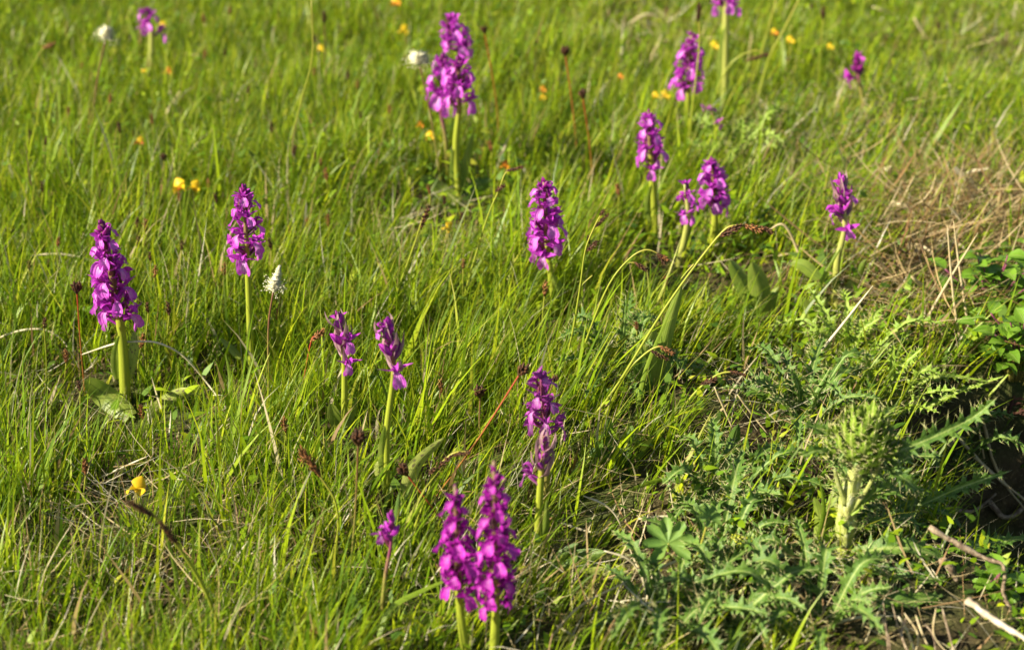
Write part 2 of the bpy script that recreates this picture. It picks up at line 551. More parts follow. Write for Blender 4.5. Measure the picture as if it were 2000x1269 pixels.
# spots where the turf is short, just in front of low leaves and straws that show in full
LOW = [(G(px, py), r) for px, py, r in [(265, 830, .035), (200, 790, .03), (340, 830, .03), (820, 940, .022), (1290, 780, .03), (1480, 640, .02), (1305, 1090, .035), (1400, 780, .03),
                                        (400, 790, .02), (1620, 640, .02), (1430, 900, .03), (1140, 1110, .025), (900, 400, .05), (268, 985, .025), (1560, 720, .02),
                                        (1255, 1030, .02), (1300, 1150, .03), (1450, 1090, .02), (1500, 1190, .04), (1890, 1180, .05), (1780, 1240, .05),
                                        (912, 1345, .035), (962, 1350, .035), (1325, 570, .05), (1285, 540, .045), (1400, 560, .04), (900, 450, .05), (675, 880, .03), (1283, 520, .03), (1087, 660, .03), (492, 800, .02), (675, 900, .02), (757, 1030, .02), (350, 860, .03), (745, 1245, .025), (1283, 500, .04)]]
BARE = [(G(px, py), r) for px, py, r in [(1960, 1150, .07), (1850, 1240, .07), (1720, 1225, .045), (1960, 1020, .06)]]
def lowturf(x, y, L=None, k=1.0):
    p = np.zeros_like(x)
    for c0, r in (LOW if L is None else L):
        p = np.maximum(p, np.exp(-((x - c0.x) ** 2 + (y - c0.y) ** 2) / (r * r * 1.5)))
    return p * k
def patch(x, y):
    p = np.zeros_like(x)
    for c0, r in STRAW_PATCH:
        p = np.maximum(p, np.exp(-((x - c0.x) ** 2 + (y - c0.y) ** 2 * 0.6) / (r * r) * 1.2))
    return p

def sample(n_in, n_out):
    xs, ys = [], []
    got = 0
    while got < n_in:
        y = 0.82 + RS.rand(n_in) * 1.93
        x = (RS.rand(n_in) * 2 - 1) * (0.345 * 2.75 + 0.06)
        k = inview(x, y)
        xs.append(x[k]); ys.append(y[k]); got += k.sum()
    x = np.concatenate(xs)[:n_in]; y = np.concatenate(ys)[:n_in]
    xs, ys, got = [], [], 0
    while got < n_out:
        yo = 0.42 + RS.rand(n_out) * 3.8
        xo = (RS.rand(n_out) * 2 - 1) * 1.75
        k = ~inview(xo, yo) & (np.abs(xo) < 0.36 * yo + 0.5)
        xs.append(xo[k]); ys.append(yo[k]); got += k.sum()
    return np.concatenate([x] + [np.concatenate(xs)[:n_out]]), np.concatenate([y] + [np.concatenate(ys)[:n_out]])

PAL = np.array([(.138, .260, .009), (.220, .348, .008), (.305, .415, .009), (.38, .445, .012), (.068, .145, .010), (.13, .225, .030), (.40, .41, .035)])
STRAWC = np.array([(.55, .44, .22), (.62, .53, .32), (.42, .30, .13), (.36, .22, .10), (.66, .60, .42)])

def lowfreq(x, y, s, ph):
    return 0.5 + 0.25 * (np.sin(x * s + ph) + np.sin(y * s * 0.9 + ph * 1.7 + 1.5 * np.sin(x * s * 0.6 + ph)))

def grass(name, n_in, n_out, lmin, lmax, wmin, wmax, spread, ntuft, pal_p, th=(0.05, 0.5), kapr=(0.2, 1.1), dry=0.24):
    n0, n1 = int(ntuft * 0.7), int(ntuft * 0.5)
    tx, ty = sample(n0, n1)
    x0, y0 = sample(n_in, n_out)
    # pull every blade to the nearest of a few random tufts
    n = len(x0)
    order = np.argsort(ty); tx, ty = tx[order], ty[order]
    idx = np.clip(np.searchsorted(ty, y0) + RS.randint(-60, 60, n), 0, len(tx) - 1)
    best = idx; bd = np.full(n, 9.0)
    for k in range(36):
        i2 = np.clip(np.searchsorted(ty, y0) + RS.randint(-90, 90, n), 0, len(tx) - 1)
        d = np.hypot(tx[i2] - x0, ty[i2] - y0)
        b = d < bd
        best = np.where(b, i2, best); bd = np.where(b, d, bd)
    pull = np.where(bd < 0.06, 0.65, 0.0)
    x = x0 * (1 - pull) + tx[best] * pull + RS.randn(n) * 0.004
    y = y0 * (1 - pull) + ty[best] * pull + RS.randn(n) * 0.004
    tr = RS.rand(len(tx), 4)[best]
    pt = patch(x, y); gl = gully(x, y)
    keep = (RS.rand(n) > pt * 0.34) & (RS.rand(n) > gl * 0.96)
    sh = np.clip((0.5 - (x - 0.30) * 2.2), 0, 1)
    thist = np.exp(-(((x - 0.25) / 0.16) ** 2 + ((y - 1.12) / 0.22) ** 2))
    thist = np.maximum(thist, 0.9 * np.exp(-(((x - 0.13) / 0.10) ** 2 + ((y - 0.93) / 0.09) ** 2)))
    thist = np.maximum(thist, 0.8 * np.exp(-(((x - 0.31) / 0.12) ** 2 + ((y - 1.38) / 0.12) ** 2)))
    keep &= RS.rand(n) > thist * 0.8
    keep &= (RS.rand(n) > lowturf(x, y, BARE, .9)) & (RS.rand(n) > lowturf(x, y, k=.55))
    x, y, tr, best = x[keep], y[keep], tr[keep], best[keep]; n = len(x); pt = pt[keep]
    out_az = np.arctan2(y - ty[best], x - tx[best])
    # wind-swept lean to the right, stronger right of the middle
    bias = (0.35 + 0.75 * sstep(-0.25, 0.2, x)) * (1 - 0.6 * sstep(1.4, 2.0, y))
    ax = np.cos(out_az) * 0.8 + RS.randn(n) * 0.55 + bias * 1.1
    ay = np.sin(out_az) * 0.8 + RS.randn(n) * 0.55 + 0.05
    az = np.arctan2(ay, ax)
    far = sstep(1.45, 2.3, y)
    Ln = (lmin + (lmax - lmin) * RS.rand(n) ** 1.4) * (0.7 + 0.6 * tr[:, 0]) * (1 - 0.40 * far) * (1 - 0.25 * pt) * (1 - lowturf(x, y, k=.88))
    W = wmin + (wmax - wmin) * RS.rand(n) ** 1.5
    th0 = th[0] + (th[1] - th[0]) * RS.rand(n) * (0.7 + 0.5 * bias)
    kap = kapr[0] + (kapr[1] - kapr[0]) * RS.rand(n) ** 1.3
    yaw = RS.randn(n) * 0.7
    pi = RS.choice(len(PAL), n, p=pal_p)
    tint = PAL[pi] * (0.8 + 0.4 * RS.rand(n))[:, None]
    warm = lowfreq(x, y, 5.0, 0.7) * 0.35 + tr[:, 1] * 0.35 + 0.25 * far
    tint = tint * (1 - 0.35 * warm[:, None]) + np.array((.34, .39, .012)) * 0.35 * warm[:, None]
    isdry = RS.rand(n) < 0.055 + 0.12 * pt
    tint[isdry] = STRAWC[RS.randint(0, 5, isdry.sum())] * 0.9
    amt = np.where(RS.rand(n) < dry, RS.rand(n), 0)
    me = blade_mesh(name, M['grass'], x, y, hgt(x, y) - 0.003, Ln, W, az, th0, kap, yaw, tint, 4,
                    tipc=(np.array((.48, .38, .14)), amt), flutter=RS.randn(n) * 0.5)
    o = add(name, me)
    o['kind'] = 'stuff'
    return o

o = grass('fine_grass', 140000, 40000, 0.030, 0.092, 0.0007, 0.0017, 1, 5200, [.2, .18, .16, .11, .21, .08, .06])
o['label'] = 'fine green meadow grass covering the whole slope'; o['category'] = 'grass'
o = grass('broad_grass', 42000, 9000, 0.034, 0.105, 0.0018, 0.0044, 1, 1900, [.18, .22, .20, .13, .17, .06, .04], th=(0.03, 0.45), kapr=(0.1, 0.9), dry=0.2)
o['label'] = 'broader bright green grass blades scattered through the turf'; o['category'] = 'grass'

# dead straw litter lying in the turf
def litter(n_in, n_out):
    x, y = sample(n_in, n_out)
    n = len(x)
    p = patch(x, y)
    keep = RS.rand(n) < 0.06 + 0.45 * p
    keep &= RS.rand(n) > gully(x, y) * 0.75
    x, y, p = x[keep], y[keep], p[keep]; n = len(x)
    Ln = 0.02 + 0.055 * RS.rand(n) ** 1.5
    W = 0.0006 + 0.0014 * RS.rand(n) ** 2
    az = RS.rand(n) * 6.283
    th0 = 1.05 + 0.5 * RS.rand(n)
    kap = RS.randn(n) * 0.35
    tint = STRAWC[RS.randint(0, 5, n)] * (0.65 + 0.45 * RS.rand(n))[:, None]
    me = blade_mesh('straw_litter', M['deadgrass'], x, y, hgt(x, y) + 0.002 + 0.022 * RS.rand(n) * (0.4 + 0.6 * p), Ln, W, az, th0, kap,
                    RS.randn(n), tint, 3, tipw=0.35, wprof=3)
    o = add('straw_litter', me)
    o['kind'] = 'stuff'; o['label'] = 'pale dead straw matted down between the green grass'; o['category'] = 'straw'
litter(42000, 22000)

# small herb leaves low in the turf (short diamonds)
def herbs(n_in, n_out):
    x, y = sample(n_in, n_out)
    n = len(x)
    dens = 0.22 + 0.30 * sstep(1.35, 1.9, y) + 0.75 * sstep(0.08, 0.28, x)
    keep = (RS.rand(n) < dens * (0.4 + 0.9 * lowfreq(x, y, 11, 2.0))) & (RS.rand(n) > gully(x, y) * 0.5) & (RS.rand(n) > patch(x, y) * 0.6)
    x, y = x[keep], y[keep]; n = len(x)
    Ln = (0.006 + 0.011 * RS.rand(n) ** 1.5) * (1 - .35 * sstep(1.4, 2.0, y)) * (1 - .25 * sstep(1.3, 1.0, y))
    W = Ln * (0.3 + 0.35 * RS.rand(n))
    tint = PAL[RS.choice(len(PAL), n, p=[.28, .24, .12, .05, .16, .12, .03])] * (0.75 + 0.4 * RS.rand(n))[:, None]
    me = blade_mesh('ground_herbs', M['herb'], x, y, hgt(x, y) + 0.004 + (0.022 + 0.020 * sstep(1.3, 1.6, y) * (x < .1) + .012 * (x > .1)) * RS.rand(n) ** 1.3, Ln, W, RS.rand(n) * 6.283, 0.5 + 0.9 * RS.rand(n),
                    0.3 + 0.5 * RS.rand(n), RS.randn(n) * 0.5, tint, 3, tipw=0.1, wprof=2.5)
    o = add('ground_herbs', me)
    o['kind'] = 'stuff'; o['label'] = 'small green herb leaves filling the bottom of the turf'; o['category'] = 'ground cover'
herbs(80000, 20000)

# ------------------------------------------------------------------ orchid flower kit
def jit(a):
    return random.uniform(-a, a)

def lerp_pts(pts, n):
    pts = sm(pts)
    return [along(pts, i / n) for i in range(n + 1)]

KIT = {}
def flower_kit(pm, lm, nvar=6):
    kit = []
    for k in range(nvar):
        V = Vector
        h = MB()
        h.tube(sm([V((0, 0, -.001)), V((.004, 0, .0005)), V((.0088, 0, .0025))]), 0.0011, 5)
        # hood: dorsal sepal over two petals
        h.ribbon(lerp_pts([V((.0078, 0, .003)), V((.0090, 0, .0082)), V((.0125, 0, .0100 + jit(.001))), V((.0155, 0, .0078))], 6),
                 [.0008, .0022, .0028, .0030, .0026, .0017, .0003], V((0, 1, 0)), cup=-0.75, nu=4)
        for s in (-1, 1):
            h.ribbon(lerp_pts([V((.0085, s * .0006, .003)), V((.0105, s * .0032, .0062)), V((.0140, s * .0022, .0070))], 4),
                     [.0008, .0017, .0019, .0013, .0002], V((0, .4, -1)), cup=0.3 * s, nu=3)
        l = MB()
        e = jit(.0015); sp = 1 + jit(.14)
        spn = lerp_pts([V((.0086, 0, .0028)), V((.0122, 0, .0010)), V((.0146 + e, 0, -.0036)), V((.0150 + e * 2, 0, -.0096))], 8)
        l.ribbon(spn, [x * sp for x in (.0013, .0019, .0027, .0038, .0048, .0055, .0057, .0050, .0034)], V((0, 1, 0)),
                 cup=random.uniform(-.6, -.15), nu=10, ripple=0.20, freq=1.7)
        for i, (uu, vv, _) in enumerate(l.w):          # three-lobed, scalloped lower edge
            if vv > .6:
                x, y, z = l.v[i]
                g = (vv - .6) / .4
                lob = .0016 * math.exp(-(uu / .28) ** 2) - .0016 * math.exp(-((abs(uu) - .45) / .14) ** 2) + .0006 * math.cos(uu * 14 + k)
                l.v[i] = (x, y, z - lob * g)
        sep = []
        for s in (-1, 1):
            b = MB()
            up = random.uniform(.002, .012)
            b.ribbon(lerp_pts([V((.0084, s * .001, .003)), V((.0108, s * .0062, .0045 + up * .3)), V((.0112 + jit(.003), s * .0142, .0040 + up))], 6),
                     [.0009, .0023, .0031, .0031, .0025, .0015, .0002], V((1, 0, jit(.6) + .5)), cup=random.uniform(.1, .5) * s, nu=4)
            sep.append(b.mesh('sepal', pm))
        q = MB()
        q.tube(sm([V((.0095, 0, .001)), V((.006, 0, -.0025)), V((.0015, 0, -.0075))]), [.0015, .0017, .0017, .0016, .0015, .0014, .0013, .0012, .0011, .0009, .0005], 5)
        kit.append((h.mesh('flower', pm), l.mesh('lip', lm), sep[0], sep[1], q.mesh('spur', pm)))
    return kit
KIT['n'] = flower_kit(M['petal'], M['lip'])
KIT['d'] = flower_kit(M['petal_deep'], M['lip_deep'])
KIT['p'] = flower_kit(M['petal_pink'], M['lip_pink'])

def bud_mesh(mat):
    b = MB()
    b.spindle(Vector((0, 0, -.001)), Vector((.0015, 0, .0105)), .0026, 7, 6)
    for s in (-1, 1):
        b.ribbon(lerp_pts([Vector((.001, s * .0012, 0)), Vector((.003, s * .0018, .005)), Vector((.0022, s * .0006, .011))], 4), [.0008, .0018, .002, .0013, .0002],
                 Vector((0, 1, 0)), cup=-.5, nu=2)
    return b.mesh('bud', mat)
BUD = {'v': bud_mesh(M['petal']), 'n': bud_mesh(M['bud']), 'd': bud_mesh(M['petal_deep']), 'p': bud_mesh(M['petal_pink'])}

def bract_mesh(mat, L, w):
    b = MB()
    b.ribbon(lerp_pts([Vector((0, 0, -.002)), Vector((L * .35, 0, L * .25)), Vector((L * .55 + jit(.002), 0, L * .62)), Vector((L * .55 + jit(.003), 0, L))], 7),
             [w * x for x in (.7, 1, 1, .9, .75, .5, .28, .03)], Vector((0, 1, 0)), cup=.45, nu=3)
    return b.mesh('bract', mat)
BRACT = {'bract': [bract_mesh(M['bract'], .019 + jit(.003), .0030) for k in range(4)],
         'bract_pale': [bract_mesh(M['bract_pale'], .023 + jit(.003), .0038) for k in range(4)]}

def facing(a, b, tw=0.0):
    d = (b - a).normalized()
    view = ((a + b) * 0.5 - Vector((0, 0, CAM_H))).normalized()
    s = d.cross(view).normalized()
    return Quaternion(d, tw) @ s

def leaf_mesh(name, p0, pm, p1, hw, mat, tw=0.0, cup=0.25, fold=0.12, blunt=0.55, ripple=0.04, nu=6, nv=12):
    pts = lerp_pts([p0, pm, p1], nv)
    prof = [max(0.02, (math.sin(math.pi * min(0.98, 0.13 + 0.87 * (i / nv) ** 0.95)) ** blunt)) for i in range(nv + 1)]
    prof[-1] = 0.03
    b = MB()
    b.ribbon(pts, [hw * x for x in prof], facing(p0, p1, tw), cup=cup, fold=fold, nu=nu, ripple=ripple, freq=2)
    return b.mesh(name, mat)

def orchid(label, base, bot, top, n, size=1.0, kit='n', stem='stem', rad=0.0021, mid=None, leaves=(), bract='bract', buds=5,
           brfrac=0.8, dy=0.0, sparse=False, width=1.0, spur=True, xout=1.08, bud0=0.82, az0=None, budk=None, buds_size=1.0):
    B = G(*base)
    Y = B.y
    root = thing('orchid', B, label, 'orchid', 'purple orchids flowering in the meadow')
    pb = At(bot[0], bot[1], Y + dy * 0.6) - B
    ptp = At(top[0], top[1], Y + dy) - B
    ctrl = [Vector((0, 0, -.004))]
    if mid:
        ctrl.append(At(mid[0], mid[1], Y + dy * .3) - B)
    ctrl += [pb, ptp]
    pts = sm(ctrl)
    s = MB()
    m = len(pts)
    lb = pb.length / max(ptp.length, 1e-6)
    s.tube(pts, [rad * (1.15 - 0.75 * (i / (m - 1)) ** 1.5) for i in range(m)], 8)
    add('stem', s.mesh('stem', M[stem]), root)
    axis = (ptp - pb).normalized()
    L = (ptp - pb).length
    size *= 0.86
    Q = axis.to_track_quat('Z', 'X')
    for k in range(n):
        f = k / max(1, n - 1)
        pos = pb.lerp(ptp, min(0.88, f * 0.82 + 0.03))
        az = k * 2.39996 + jit(0.35) + hash(label) % 7 * 0 + sum(map(ord, label)) * 0.1
        if k == 0 and az0 is not None:
            az = az0
        sz = size * (1.05 - 0.40 * f ** 2) * random.uniform(.88, 1.1)
        tilt = 0.25 - 0.65 * f + jit(.25)      # low flowers nod, high ones look up
        R = Q @ Quaternion((0, 0, 1), az) @ Quaternion((0, 1, 0), tilt) @ Quaternion((1, 0, 0), jit(.25))
        h, l, s0, s1, q = random.choice(KIT[kit])
        o = add('flower', h, root, pos, R.to_euler(), (sz * width * xout, sz * width, sz))
        add('lip', l, o)
        add('sepal', s0, o); add('sepal', s1, o)
        if spur:
            add('spur', q, o)
        if random.random() < brfrac:
            R2 = Q @ Quaternion((0, 0, 1), az + jit(.3)) @ Quaternion((0, 1, 0), 0.1 - 0.4 * f + jit(.2))
            add('bract', random.choice(BRACT[bract]), root, pos - axis * 0.003, R2.to_euler(), sz * random.uniform(.8, 1.05))
    if bract == 'bract_pale':
        for k in range(5):
            f = .15 + .16 * k
            R = Q @ Quaternion((0, 0, 1), k * 2.4 + 3.6) @ Quaternion((0, 1, 0), -.42 + jit(.12))
            add('bract', random.choice(BRACT[bract]), root, pb.lerp(ptp, f), R.to_euler(), size * (1.0 - .06 * k))
    for k in range(buds):
        f = k / max(1, buds - 1)
        pos = pb.lerp(ptp, bud0 + (0.96 - bud0) * f)
        R = Q @ Quaternion((0, 0, 1), k * 2.4 + 1) @ Quaternion((0, 1, 0), 0.55 * (1 - f) + 0.05)
        add('bud', BUD[budk if budk and k % 3 else (kit if kit == 'p' else 'n')], root, pos, R.to_euler(), size * buds_size * (1.05 - 0.45 * f))
        if bract == 'bract_pale' and k % 2 == 0:
            R = Q @ Quaternion((0, 0, 1), k * 2.4 + 2) @ Quaternion((0, 1, 0), 0.02)
            add('bract', random.choice(BRACT[bract]), root, pos - axis * .006, R.to_euler(), size * .85)
    for lf in leaves:
        (x0, y0), (xm, ym), (x1, y1), wpx, dd, mt = lf[:6]
        tw = lf[6] if len(lf) > 6 else 0.3
        p0 = At(x0, y0, Y + dd * 0.1) - B
        p1 = At(x1, y1, Y + dd) - B
        pm = At(xm, ym, Y + dd * .5) - B
        me = leaf_mesh('leaf', p0 + B, pm + B, p1 + B, wpx * 0.5 * mpp(Y), M[mt], tw)
        o = add('leaf', me, root, -B)
        if mt == 'leaf_spot':
            o['label'] = 'leaf with dark purple spots'
    return root

# ------------------------------------------------------------------ the orchids
orchid('large dense purple orchid at far left, spotted leaf lying at its foot', (246, 790), (234, 625), (197, 432), 26, 1.1, rad=0.0042, buds=8,
       leaves=[((255, 815), (205, 770), (165, 742), 50, -.01, 'leaf'), ((285, 850), (320, 800), (368, 757), 46, -.015, 'leaf_spot'),
               ((252, 740), (262, 690), (262, 645), 22, .005, 'leaf_spot'), ((228, 740), (224, 700), (232, 655), 16, -.004, 'leaf')])
orchid('dense purple orchid on a tall yellow stem behind the cream plantain head', (492, 750), (483, 510), (476, 364), 15, .97, rad=0.0026, buds=6,
       leaves=[((494, 745), (489, 690), (488, 625), 17, -.004, 'leaf', .2), ((470, 700), (452, 680), (430, 660), 16, .01, 'leaf')])
orchid('small few-flowered orchid with pale pointed bracts, left of the pair at centre', (672, 850), (672, 700), (661, 620), 3, 0.95, stem='stem', bract='bract_pale', buds=7, rad=0.0024, brfrac=1, bud0=.25, budk='v', buds_size=1.5, az0=-1.2,
       leaves=[((672, 845), (655, 815), (645, 788), 30, -.004, 'leaf'), ((672, 850), (688, 810), (697, 775), 14, .004, 'leaf'),
               ((700, 935), (708, 905), (690, 865), 24, -.01, 'leaf_spot')])
orchid('small few-flowered orchid with a side petal, right of the pair at centre', (757, 985), (769, 718), (757, 632), 2, 0.95, stem='stem', bract='bract_pale', buds=8, bud0=.2, budk='v', buds_size=1.5, az0=-1.3, rad=0.0024, mid=(755, 850), brfrac=1,
       leaves=[((785, 1000), (810, 915), (868, 854), 32, -.006, 'leaf_spot', .5), ((757, 975), (748, 890), (752, 830), 20, -.004, 'leaf'),
               ((740, 930), (745, 910), (770, 895), 26, .004, 'leaf_spot')])
orchid('tiny half-open orchid bud on a thin purple stem left of front pair', (743, 1215), (764, 1058), (763, 1005), 1, 0.8, stem='stem_purple', buds=7, rad=0.0014, mid=(752, 1130), brfrac=0.5, bud0=.1, budk='v', buds_size=1.25, az0=-.8)
orchid('left and shorter spike of the front orchid pair, deep magenta', (913, 1292), (896, 1160), (889, 948), 24, .78, 'd', 'stem', 0.0028, buds=4, sparse=True)
orchid('right and taller spike of the front orchid pair, deep magenta', (962, 1305), (968, 1185), (965, 900), 31, .80, 'd', 'stem', 0.0031, buds=6)
orchid('pink purple orchid leaning over the small budding orchid in front', (1066, 990), (1066, 838), (1055, 726), 11, 0.92, 'p', 'stem_purple', 0.0024, buds=3)
orchid('short budding orchid with pink side buds in front of another orchid', (1048, 1090), (1056, 935), (1066, 858), 1, 0.9, 'p', 'stem', 0.0026, buds=9, az0=-.2, bract='bract_pale', brfrac=.5, bud0=.3,
       leaves=[((1048, 1085), (1066, 1030), (1068, 975), 16, -.004, 'leaf'), ((1070, 1130), (1120, 1100), (1183, 1077), 40, -.01, 'leaf_dark'),
               ((1120, 1110), (1165, 1118), (1222, 1124), 20, -.02, 'leaf_spot'), ((1030, 1090), (1000, 1050), (1008, 1000), 16, .01, 'leaf')])
orchid('dense purple orchid in the middle with one flower drooping low', (1087, 615), (1071, 500), (1062, 350), 21, 1.05, rad=0.0030, buds=5,
       leaves=[((1090, 612), (1092, 570), (1078, 535), 24, -.004, 'leaf', .1), ((1070, 590), (1050, 560), (1062, 530), 12, .004, 'leaf')])
orchid('slim purple orchid standing upper right of the middle on bare stem', (1283, 470), (1272, 325), (1266, 218), 14, 1.0, rad=0.0036, buds=3,
       leaves=[((1280, 455), (1266, 405), (1272, 360), 14, -.004, 'leaf')])
orchid('dense purple orchid behind the thinner spike at its left, upper right', (1392, 500), (1396, 408), (1390, 312), 16, 1.0, rad=0.0034, buds=4)
orchid('thin purple spike close against the denser orchid at its right', (1322, 530), (1343, 428), (1337, 358), 6, 0.8, rad=0.0030, stem='stem_pale', buds=2,
       leaves=[((1322, 525), (1335, 480), (1352, 440), 14, .004, 'leaf')])
orchid('pale tipped orchid with folded bracts beside the straw at right', (1634, 610), (1650, 440), (1643, 348), 4, 0.95, rad=0.0032, stem='stem_pale', bract='bract_pale', buds=12, bud0=.2, budk='v', buds_size=1.5, az0=-1.4, mid=(1634, 520), brfrac=1,
       leaves=[((1640, 610), (1668, 555), (1692, 505), 24, .004, 'leaf', .4)])
orchid('blurred purple orchid near the top edge right of middle', (1342, 300), (1344, 180), (1351, 66), 19, 1.1, rad=0.0028, buds=3, spur=False)
orchid('small reddish orchid bud blurred far off in the upper right', (1692, 225), (1677, 150), (1674, 110), 2, 0.95, 'd', 'stem_purple', 0.0022, buds=9, spur=False, bud0=.1, buds_size=1.5)
orchid('orchid cut by the top edge on a wide pale stalk', (1415, 225), (1418, 20), (1417, -40), 8, 1.1, rad=0.0042, stem='stem_pale', buds=2, spur=False,
       leaves=[((1415, 200), (1412, 120), (1418, 50), 22, -.004, 'leaf')])
orchid('highest orchid spike behind the two joined spikes at upper centre', (893, 320), (896, 100), (880, 36), 12, 1.15, rad=0.0022, stem='stem_purple', buds=3, spur=False)
orchid('left of two joined dark purple spikes at upper centre', (876, 350), (860, 205), (866, 110), 13, 1.15, stem='stem_purple', rad=0.0022, buds=4, mid=(870, 270), spur=False)
orchid('right of two joined dark purple spikes, over broad green leaves', (897, 400), (897, 205), (896, 116), 13, 1.15, stem='stem', rad=0.0034, buds=4, mid=(890, 290), spur=False,
       leaves=[((893, 395), (888, 340), (884, 290), 18, -.004, 'leaf'), ((895, 400), (906, 340), (926, 255), 20, .006, 'leaf'), ((897, 405), (860, 370), (820, 345), 34, -.01, 'leaf'),
               ((900, 400), (930, 370), (960, 350), 34, .01, 'leaf_dark')])
orchid('short purple orchid on a thick pale stem at the top left', (292, 165), (296, 68), (283, 22), 5, 1.15, rad=0.0040, stem='stem_pale', buds=3, spur=False)
orchid('almost spent spike with two scattered pink flowers at upper right', (1400, 330), (1396, 238), (1379, 205), 3, 0.65, 'p', 'stem', 0.0012, buds=0, brfrac=0, spur=False)

# ------------------------------------------------------------------ positional labels for the small plants
LM = [((215, 520), 'the big dense orchid at far left'), ((480, 440), 'the tall-stemmed dense orchid'), ((540, 545), 'the cream plantain head'),
      ((675, 660), 'the left pale-bracted orchid'), ((768, 670), 'the right pale-bracted orchid'), ((764, 1030), 'the tiny orchid bud'),
      ((920, 1060), 'the front orchid pair'), ((1062, 780), 'the pink leaning orchid'), ((1065, 430), 'the dense middle orchid'),
      ((1266, 270), 'the slim upper orchid'), ((1390, 360), 'the double orchid at right'), ((1650, 400), 'the pale-tipped orchid'),
      ((1350, 120), 'the blurred top orchid'), ((1675, 130), 'the small reddish orchid'), ((880, 120), 'the triple orchid spikes'),
      ((290, 50), 'the top-left orchid'), ((1670, 880), 'the big thistle'), ((1305, 1050), 'the round lobed leaf'), ((360, 362), 'the largest yellow flower'),
      ((265, 943), 'the yellow flower at lower left'), ((1500, 1140), 'the spiny rosette at lower right'), ((1270, 690), 'the broad leaf tuft'),
      ((30, 280), 'the upper left edge'), ((20, 1100), 'the lower left corner'), ((1960, 1050), 'the bare twigs at lower right'), ((1960, 350), 'the hay at the right edge'),
      ((700, 100), 'the top edge left of centre'), ((1080, 100), 'the top edge right of centre')]
DIRS = ['right of', 'upper right of', 'above', 'upper left of', 'left of', 'lower left of', 'below', 'lower right of']
HEADS = {}
def place_label(desc, px, py):
    best = sorted(LM, key=lambda q: math.hypot(q[0][0] - px, q[0][1] - py))
    for (c0, nm) in best[:5]:
        d = math.hypot(c0[0] - px, c0[1] - py)
        k = int(round(math.atan2(c0[1] - py, px - c0[0]) / (math.pi / 4))) % 8
        for pre in (['close'] if d < 75 else ['a little', 'some way'] if d < 170 else ['well', 'far']):
            lab = f'{desc} {pre} {DIRS[k]} {nm}'
            if lab not in LABELS and len(lab.split()) <= 16:
                return lab
    return f'{desc} near {best[0][1]}'

# ------------------------------------------------------------------ sedge heads
def head_mesh(mat, L, r, ns, spread=0.5, seed=0):
    rr = random.Random(seed)
    b = MB()
    b.spindle(Vector((0, 0, -.1 * L)), Vector((0, 0, L)), r * .6, 6, 6)
    for k in range(ns):
        f = (k + .5) / ns
        z = L * f * .95
        az = k * 2.4 + rr.uniform(-.4, .4)
        rad = r * (math.sin(math.pi * (.12 + .8 * f)) ** .6)
        o = Vector((math.cos(az), math.sin(az), 0))
        a = Vector((0, 0, z)) + o * rad * .35
        e = a + o * rad * (.9 + spread * rr.random()) + Vector((0, 0, r * (1.0 + rr.random())))
        b.spindle(a, e, r * .30, 4, 3)
    return b.mesh('head', mat)
HEAD = {'dark': [head_mesh(M['sedge'], .013, .0022, 22, .4, k) for k in range(3)],
        'rust': [head_mesh(M['sedge_rust'], .014, .0022, 22, .8, k + 5) for k in range(3)],
        'round': [head_mesh(M['sedge'], .006, .0034, 30, .5, k + 9) for k in range(2)],
        'long': [head_mesh(M['sedge'], .021, .0020, 34, .5, k + 12) for k in range(2)]}
HD = {'dark': 'dark brown sedge head', 'rust': 'rust brown sedge head', 'round': 'small round dark seed head', 'long': 'long dark brown sedge head'}

def sedge(px, py, kind='dark', h=None, dx=0, stem='sedge_stem', scl=1.0, lean=0.0, base=None):
    """upright seed head centred at a photo pixel, on a thin stalk rising out of the turf"""
    if base is None:
        # the stalk is rooted below the head; farther heads have shorter pixel stalks
        g = G(px, py)
        hp = (h if h else random.uniform(.05, .08)) / mpp(g.y) * 0.86
        base = (px + dx, py + hp)
    B = G(*base)
    root = thing('sedge', B, place_label(HD[kind], px, py), 'sedge', 'dark seed heads scattered through the turf')
    top = At(px, py, B.y) - B
    axis = (top + Vector((lean * .02, 0, 0)) - Vector((dx * -.0001, 0, 0))).normalized()
    me = random.choice(HEAD[kind])
    Lh = {'dark': .013, 'rust': .014, 'round': .006, 'long': .021}[kind] * scl
    tdir = (top.normalized() + Vector((lean, jit(.15), 0))).normalized()
    p1 = top - tdir * Lh * .5
    s = MB()
    s.tube(sm([Vector((0, 0, -.003)), p1 * .5 + Vector((jit(.003), jit(.003), 0)), p1, p1 + tdir * Lh * .4]), [.00055 * (.8 + .4 * scl)] * 16, 5)
    add('stem', s.mesh('stem', M[stem]), root)
    add('head', me, root, p1, tdir.to_track_quat('Z', 'X').to_euler(), scl)
    return root

